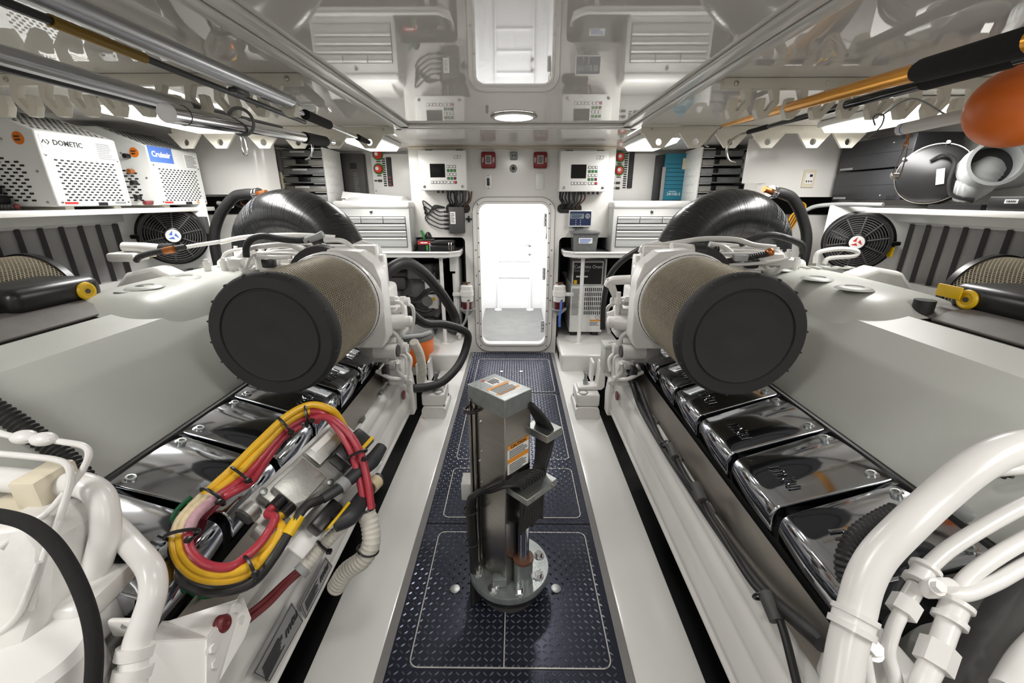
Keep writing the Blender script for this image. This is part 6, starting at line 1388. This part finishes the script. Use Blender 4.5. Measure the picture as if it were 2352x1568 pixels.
obox(-.20, -.12, .02, .12, -.12, -.045, .004).build('bracket_arm', 'engine_white', ecu)
for l, t in ((-.14, .02), (-.14, .05)): MB().cyl(PT(l+.02, t, .016), PT(l-.02, t, .016), .016, n=14).build('cable_gland', 'black_plastic', ecu)
# ---- loop of power cables
loopc = Vector((620, 1140))
base = [(852, 1165, 1.22), (845, 1110, 1.23), (828, 1040, 1.25), (795, 975, 1.27), (755, 938, 1.27), (712, 930, 1.25), (660, 955, 1.21), (600, 1010, 1.16), (535, 1075, 1.11), (465, 1140, 1.06), (418, 1190, 1.005), (400, 1235, .98), (410, 1285, .96), (450, 1322, .95), (510, 1332, .955), (570, 1315, .975), (618, 1270, 1.03), (650, 1215, 1.06), (664, 1165, 1.09)]
def cpath(off, i0=0, i1=None, lift=0):
    out = []
    for (x, y, z) in base[i0:i1]:
        d = (loopc-Vector((x, y))).normalized(); q = Vector((x, y))+d*off; out.append(Cp(q.x, q.y, z-lift))
    return out
bund = thing('power_cable_loop', Cp(520, 1330, .99), 'looped bundle of yellow, red and black power cables on the left engine', 'cables')
R_ = .0108
y1 = MB().tube([Cp(803, 1005, 1.31), Cp(778, 958, 1.295)]+cpath(0, 4, 16)+[Cp(622, 1262, 1.01), Cp(648, 1212, 1.04), PT(-.18, .05, .016), PT(-.14, .05, .016)], R_, 12).build('yellow_cable', 'yellow_cable', bund); MB().tube([Cp(790, 1005, 1.31), Cp(768, 965, 1.295)]+cpath(17, 4, 16)+[Cp(605, 1270, 1.03), Cp(640, 1225, 1.07)], R_, 12).build('yellow_cable', 'yellow_cable', bund)
MB().tube(cpath(35, 4, 15)+[Cp(565, 1278, .985), Cp(605, 1238, 1.02), Cp(632, 1190, 1.05), PT(-.18, .02, .016), PT(-.14, .02, .016)], R_*.97, 12).build('red_cable', 'red_cable', bund)
MB().tube(cpath(52, 5, 10, .0)+[Cp(470, 1185, 1.10), Cp(450, 1215, 1.13)], R_*.97, 12).build('red_cable', 'red_cable', bund)
MB().tube([Cp(*p) for p in ((853, 1168, 1.215), (845, 1108, 1.225), (826, 1035, 1.24), (792, 985, 1.255), (752, 958, 1.26), (712, 962, 1.24))], R_, 12).build('red_cable', 'red_cable', bund)
MB().tube([Cp(*p) for p in ((838, 1172, 1.22), (828, 1112, 1.23), (808, 1040, 1.245), (776, 985, 1.26), (742, 950, 1.265), (712, 946, 1.245))], R_, 12).build('red_cable', 'red_cable', bund)
blk = [PT(-.08, .10, .045), Cp(700, 1165, 1.08), Cp(668, 1215, 1.04), Cp(628, 1280, 1.0), Cp(578, 1338, .975), Cp(505, 1358, .965), Cp(445, 1350, .965), Cp(408, 1315, .97), Cp(398, 1262, .995), Cp(412, 1215, 1.03)]
MB().tube(blk, R_*1.08, 12).build('black_cable', 'rubber', bund)
MB().tube([Cp(*p) for p in ((440, 1140, 1.10), (404, 1175, 1.075), (392, 1215, 1.06), (398, 1300, 1.05), (428, 1352, 1.04), (470, 1370, 1.03), (520, 1355, 1.03))], .006, 8).build('green_cable', 'green_cable', bund)
tg = MB().tube([blk[1].lerp(blk[2], .4), blk[2].lerp(blk[3], .2)], R_*1.35, 14, smooth=False).build('cable_tag', 'yellow_plastic', bund)
for o, mm in ((0, 'tag_cream'), (17, 'tag_cream'), (35, 'tag_pink')): MB().tube(cpath(o, 9, 12), R_*1.12, 14).build('cable_tag', mm, bund)
def tie(px, py, z, d, R=.026, par=bund): MB().torus(Cp(px, py, z), d, R, .0042, 22, 6).rbox(Cp(px+14, py+12, z-.03)-Vector((.007, .007, .005)), Cp(px+14, py+12, z-.03)+Vector((.007, .007, .005)), .002).build('cable_tie', 'black_plastic', par)
for i, off in ((5, 26), (6, 26), (8, 26), (9, 24), (11, 20), (15, 10)):
    a, b = Cp(*base[i-1]), Cp(*base[i+1]); d = (loopc-Vector(base[i][:2])).normalized(); q = Vector(base[i][:2])+d*off; tie(q.x, q.y, base[i][2], b-a, .034 if i != 15 else .030)
tie(822, 1042, 1.24, Cp(845, 1110, 1.23)-Cp(800, 990, 1.27), .026)
# ---- pale corrugated conduits on the left rail
cg = thing('corrugated_conduit', Cp(840, 1280, 1.15), 'thick pale corrugated conduit hanging from the left engine rail', 'conduit')
MB().tube([Cp(*p) for p in ((836, 1165, 1.23), (850, 1205, 1.22), (852, 1250, 1.21), (832, 1285, 1.215), (795, 1312, 1.24), (770, 1350, 1.26))], .026, 18, 6, corr=.045, pitch=.013).build('tube', 'hose_white', cg)
MB().torus(Cp(836, 1165, 1.23), (0, .2, 1), .030, .004, 20, 6).torus(Cp(845, 1262, 1.21), (.3, .2, 1), .030, .003, 20, 6).build('cable_tie', 'black_plastic', cg)
cg2 = thing('corrugated_conduit', Cp(740, 1270, 1.12), 'slim pale corrugated conduit with red cables on the left engine rail', 'conduit')
MB().tube([Cp(*p) for p in ((822, 1180, 1.22), (790, 1205, 1.20), (745, 1250, 1.17), (692, 1312, 1.13))], .0165, 16, 6, corr=.05, pitch=.010).build('tube', 'hose_white', cg2); MB().cyl(Cp(700, 1303, 1.135), Cp(688, 1316, 1.125), .021, n=18).build('sleeve_end', 'grey_plastic', cg2)
for o in (-5, 5): MB().tube([Cp(695+o, 1305, 1.14), Cp(655+o, 1340, 1.12), Cp(610+o*1.6, 1385, 1.09), Cp(560+o*2, 1425, 1.06)], .0085, 10).build('red_cable', 'dark_red', cg2)
tie(742, 1254, 1.165, Cp(692, 1312, 1.13)-Cp(790, 1205, 1.2), .02, cg2)
# ---- folded sheet bracket with a red plug
br = thing('sheet_bracket', Cp(450, 1520, .95), 'white folded sheet bracket with a red plug below the cable loop', 'bracket')
z = 1.0
fa = [(472, 1470, .89), (556, 1372, 1.0), (574, 1420, .99), (560, 1462, .965), (500, 1566, .895), (470, 1640, .85)]
MB().add([Cp(*p) for p in fa], [tuple(range(6))]).build('side_face', 'engine_white', br, smooth=0, solid=.004)
MB().add([Cp(*p) for p in ((340, 1476, .83), (472, 1470, .89), (470, 1640, .85), (330, 1640, .79))], [(0, 1, 2, 3)]).build('front_face', 'engine_white', br, smooth=0, solid=.004)
MB().add([Cp(*p) for p in ((340, 1476, .83), (472, 1470, .89), (556, 1372, 1.0), (480, 1425, .985), (372, 1430, .92))], [(0, 1, 2, 3, 4)]).build('top_face', 'engine_white', br, smooth=0, solid=.004)
fnrm = (Cp(*fa[1])-Cp(*fa[0])).cross(Cp(*fa[4])-Cp(*fa[0])).normalized(); fnrm = fnrm if fnrm.dot(CAM-Cp(*fa[0])) > 0 else -fnrm
def onface(px, py):
    d = ray(px, py); return CAM+d*((Cp(*fa[0])-CAM).dot(fnrm)/d.dot(fnrm))
MB().lathe(onface(513, 1432), fnrm, [(-.01, .019), (.004, .019), (.009, .014), (.009, .008), (.006, .006)], 20).build('red_plug', 'dark_red', br)
for px, py, zz in ((482, 1490, .965), (486, 1525, .95), (538, 1398, 1.06), (548, 1425, 1.04)): MB().hexbolt(onface(px, py), fnrm, .010, .012).build('bolt', 'engine_white', br)
# ---- rating plates riveted on the left rail
for lab, q in (('larger silver maker plate low on the left engine rail', ((581, 1548), (671, 1383), (697, 1424), (618, 1568))), ('smaller silver maker plate higher up the left engine rail', ((690, 1390), (749, 1279), (764, 1299), (702, 1421)))):
    P = [W(a, b, x=-.632) for a, b in q]; t = thing('maker_plate', P[3], lab, 'maker plate', 'maker plates')
    MB().prism(P, (-.003, 0, 0)).build('plate', 'plate_label', t, smooth=0)
    u_ = (P[1]-P[0]); w_ = P[3]-P[0]; N_ = Vector((1, 0, 0)); U_ = u_.normalized(); c = (P[0]+P[1]+P[2]+P[3])/4; Rr = Vector((0, -1, 0))
    dl = u_.normalized(); pl = N_.cross(dl).normalized()
    text(t, 'mtu', c+u_*.28+N_*.0006, dl, pl, u_.length*.22, 'ink', bold=.0008, shear=.2)
    lines(t, c-u_*.18+N_*.0006, dl, pl, u_.length*.5, w_.length*.55, 7, 'ink')
    mb = MB()
    for k in range(4): mb.tube([P[k].lerp(c, .05)+N_*.0004, P[(k+1) % 4].lerp(c, .05)+N_*.0004], .0008, 4, smooth=False)
    mb.build('border_line', 'ink', t)

# ================================================================ near end of the left engine: pipes and castings
def onslope(px, py, off=.024):
    nn = Vector((.7125, 0, .7017)); q = Vector((-1.07, 0, .72))+nn*off; d = ray(px, py); return CAM+d*((q-CAM).dot(nn)/d.dot(nn))
E = ENG['left']
def fpipe(pts, r, m='engine_white', nm='coolant_pipe', par=None, n=20, **kw): return MB().tube([Cp(*p) for p in pts], r, n, 7, **kw).build(nm, m, par or E)
fpipe(((-60, 1095, .92), (40, 1103, .92), (130, 1112, .92), (190, 1113, .915), (232, 1142, .91), (243, 1210, .90), (228, 1280, .89), (200, 1345, .88)), .0265)
MB().rbox(Cp(112, 1110, .91)-Vector((.032, .045, .036)), Cp(112, 1110, .91)+Vector((.026, .045, .034)), .008).build('union_block', 'cream', E)
fpipe(((225, 1180, .97), (262, 1210, .95), (305, 1255, .92), (345, 1305, .88), (352, 1360, .86), (335, 1420, .845), (312, 1490, .825), (300, 1600, .79)), .0245)
for px, py, zc in ((312, 1492, .825), (306, 1540, .81)): MB().lathe(Cp(px, py, zc), (Cp(352, 1360, .935)-Cp(300, 1600, .88)), [(-.012, .025), (-.012, .032), (.008, .032), (.008, .025)], 28).build('hose_collar', 'engine_white', E)
MB().rbox(Cp(295, 1440, .84)-Vector((.035, .006, .022)), Cp(295, 1440, .84)+Vector((.035, .006, .022)), .008).build('clip_tab', 'engine_white', E)
for px in (286, 306): MB().cyl(Cp(px, 1436, .83), Cp(px, 1436, .835), .006, n=10).build('clip_hole', 'ink_grey', E)
pc = Cp(165, 1450, .86); MB().rbox(Cp(180, 1345, .87)-Vector((.075, .05, .03)), Cp(180, 1345, .87)+Vector((.075, .05, .012)), .008).build('pump_flange', 'casting_white', E)
MB().rbox(Cp(170, 1400, .86)-Vector((.065, .045, .07)), Cp(170, 1400, .86)+Vector((.065, .045, .05)), .02, 3).build('pump_casting', 'engine_white', E)
MB().lathe(Cp(140, 1640, .80), (0, 0, 1), [(0, .08), (.06, .08), (.065, .086), (.15, .088), (.165, .075)], 32).build('pump_drum', 'engine_white', E)
MB().prism([Cp(*p) for p in ((-60, 1215, .80), (60, 1200, .82), (105, 1250, .82), (95, 1420, .79), (40, 1560, .75), (-60, 1600, .72))], (.0, .12, -.02)).build('gear_case', 'casting_white', E, bev=.015)
MB().rbox(Cp(230, 1500, .92)-Vector((.03, .04, .12)), Cp(230, 1500, .92)+Vector((.03, .04, .10)), .015, 3).build('side_casting', 'casting_white', E)
MB().rbox(Cp(40, 1165, .93)-Vector((.10, .06, .03)), Cp(40, 1165, .93)+Vector((.10, .06, .02)), .02, 3).build('filter_cap', 'cream', E)
fpipe(((-40, 980, .90), (20, 1000, .90), (75, 1005, .90), (140, 1014, .895), (192, 1024, .89), (204, 1045, .885), (188, 1082, .88), (160, 1120, .87), (140, 1180, .85), (125, 1230, .83)), .0066, nm='fuel_pipe', n=12)
fpipe(((-40, 1038, .87), (60, 1047, .87), (130, 1056, .868), (158, 1072, .865), (160, 1110, .86), (145, 1165, .85), (128, 1215, .84)), .0066, nm='fuel_pipe', n=12)
fpipe(((150, 1130, .86), (110, 1175, .85), (60, 1210, .83), (0, 1260, .80)), .006, nm='fuel_pipe', n=12); fpipe(((90, 1290, .78), (65, 1360, .775), (35, 1420, .77), (-20, 1470, .76)), .006, nm='fuel_pipe', n=12); fpipe(((110, 1250, .80), (85, 1330, .79), (70, 1400, .785)), .006, nm='fuel_pipe', n=12)
for px, py in ((55, 1003), (100, 1008)): MB().ball(Cp(px, py, .89), .018, 12, 8, (1.5, 1, .8)).build('pipe_lump', 'engine_white', E)
h = thing('corrugated_sleeve', Cp(70, 985, 1.0), 'black corrugated cable sleeve crossing the left engine panel', 'hose'); MB().tube([onslope(*p) for p in ((-330, 790), (-200, 850), (-60, 912), (20, 958), (80, 1000), (150, 1050), (205, 1120), (225, 1200))], .0225, 16, 6, corr=.09, pitch=.012).build('sleeve', 'rubber', h)
h = thing('rubber_hose', Cp(150, 1300, .75), 'black rubber hose bending down in front of the left engine end', 'hose'); MB().tube([Cp(*p) for p in ((-60, 1178, .76), (10, 1186, .76), (70, 1205, .757), (125, 1250, .75), (170, 1320, .74), (205, 1410, .725), (217, 1500, .71), (210, 1620, .69))], .0122, 18, 8).build('hose', 'foam_black', h)
h = thing('short_sleeve', Cp(350, 1250, 1.02), 'short black corrugated sleeve beside the yellow cables', 'hose'); MB().tube([Cp(*p) for p in ((290, 1195, 1.07), (312, 1232, 1.05), (345, 1258, 1.05), (400, 1260, 1.055), (445, 1262, 1.07))], .0165, 16, 6, corr=.1, pitch=.011).build('sleeve', 'rubber', h)

# ================================================================ near end of the right engine
E = ENG['right']
fpipe(((2470, 1010, .80), (2390, 1018, .80), (2310, 1035, .80), (2235, 1075, .80), (2150, 1145, .80), (2075, 1215, .79), (2018, 1275, .785), (1985, 1335, .775), (1965, 1410, .76), (1945, 1490, .745), (1925, 1620, .72)), .030, n=28)
MB().lathe(Cp(1960, 1425, .755), (Cp(1985, 1335, .775)-Cp(1945, 1490, .745)), [(-.018, .030), (-.018, .0365), (-.007, .0365), (-.005, .033), (.005, .033), (.007, .0365), (.016, .0365), (.016, .030)], 32).build('hose_collar', 'engine_white', E)
fpipe(((2460, 1110, .83), (2352, 1160, .83), (2260, 1210, .825), (2180, 1260, .82), (2128, 1305, .81)), .0138, nm='oil_pipe')
MB().lathe(Cp(2120, 1315, .805), (Cp(2128, 1305, .81)-Cp(2060, 1425, .77)), [(-.026, .016), (-.026, .0235), (-.017, .0235), (-.015, .019), (.004, .019), (.006, .0245), (.014, .0245), (.014, .016)], 24).build('pipe_ferrule', 'engine_white', E)
MB().cyl(Cp(2105, 1345, .80), Cp(2075, 1395, .785), .0145, n=18).build('pipe_stub', 'engine_white', E); MB().cyl(Cp(2085, 1378, .79), Cp(2068, 1408, .782), .0235, n=6).build('hex_nut', 'engine_white', E)
fpipe(((2070, 1405, .78), (2050, 1450, .77), (2040, 1500, .76), (2055, 1560, .745), (2060, 1640, .73)), .0118, nm='oil_pipe')
fpipe(((2460, 1185, .80), (2352, 1240, .80), (2270, 1290, .795), (2215, 1335, .79), (2190, 1380, .78)), .0138, nm='oil_pipe')
fpipe(((2470, 1240, .79), (2352, 1300, .785), (2280, 1340, .78), (2210, 1365, .775), (2150, 1350, .785)), .0128, nm='oil_pipe')
MB().lathe(Cp(2190, 1400, .765), (Cp(2200, 1370, .77)-Cp(2150, 1500, .74)), [(-.026, .017), (-.026, .0255), (-.016, .0255), (-.014, .021), (.006, .021), (.008, .0265), (.016, .0265), (.016, .017)], 24).build('pipe_ferrule', 'engine_white', E)
MB().cyl(Cp(2182, 1420, .76), Cp(2155, 1495, .74), .0175, n=18).build('pipe_stub', 'engine_white', E); MB().cyl(Cp(2160, 1480, .742), Cp(2142, 1530, .73), .0275, n=6).build('hex_nut', 'engine_white', E)
fpipe(((2150, 1510, .735), (2120, 1570, .72), (2110, 1640, .70)), .018, nm='oil_pipe')
MB().rbox(Cp(2155, 1350, .78)-Vector((.03, .012, .018)), Cp(2155, 1350, .78)+Vector((.03, .012, .018)), .008).build('pipe_clamp', 'engine_white', E); MB().hexbolt(Cp(2150, 1348, .765), (0, -.6, .8), .010, .012).build('clamp_bolt', 'engine_white', E)
MB().prism([Cp(*p) for p in ((2115, 1420, .90), (2250, 1330, .92), (2450, 1260, .90), (2450, 1680, .80), (2080, 1680, .82))], (.03, .2, -.02)).build('gear_case', 'casting_white', E, bev=.02)
MB().cyl(Cp(2460, 1330, .80), Cp(2260, 1680, .72), .075, n=32).build('starter_motor', 'dark_grey', E)
fpipe(((2460, 1440, .72), (2380, 1520, .70), (2330, 1600, .68)), .03)
MB().rbox(Cp(2230, 1165, 1.0)-Vector((.07, .06, .03)), Cp(2230, 1165, 1.0)+Vector((.09, .06, .03)), .02, 3).build('filter_head', 'grey_plastic', E)
fpipe(((2440, 1065, .90), (2330, 1078, .90), (2260, 1085, .92)), .012, nm='oil_pipe')
MB().rbox(Cp(2000, 1530, .85)-Vector((.06, .06, .10)), Cp(2000, 1530, .85)+Vector((.06, .06, .05)), .02, 3).build('bracket_casting', 'casting_white', E)
MB().hexbolt(Cp(2000, 1490, .765), (0, -.5, .85), .014, .016).build('bracket_bolt', 'engine_white', E)
fpipe(((1985, 1500, .75), (1992, 1540, .74), (2005, 1620, .72)), .010, nm='oil_pipe')
h = thing('corrugated_sleeve', Cp(1950, 1260, .95), 'black corrugated cable sleeve behind the big white pipe at right', 'hose'); MB().tube([Cp(*p) for p in ((2060, 1170, .97), (2010, 1195, .965), (1962, 1232, .955), (1938, 1285, .94), (1945, 1345, .93))], .0175, 16, 6, corr=.1, pitch=.011).build('sleeve', 'rubber', h)
h = thing('blue_grey_hoses', Cp(2060, 1320, .92), 'tangle of dark blue-grey hoses behind the right pipe fittings', 'hose')
for q in (((2040, 1290, .93), (2080, 1255, .93), (2130, 1265, .93), (2150, 1290, .93)), ((2030, 1360, .92), (2060, 1310, .92), (2045, 1290, .91), (2100, 1270, .90)), ((2040, 1440, .90), (2050, 1390, .90), (2080, 1330, .90))): MB().tube([Cp(*p) for p in q], .019, 14).build('hose', 'black_box', h)
h = thing('short_sleeve', Cp(2300, 1110, .95), 'short black corrugated sleeve under the right pipe bend', 'hose'); MB().tube([Cp(*p) for p in ((2240, 1150, 1.0), (2290, 1110, .97), (2330, 1090, .95))], .0175, 14, 6, corr=.1, pitch=.011).build('sleeve', 'rubber', h)
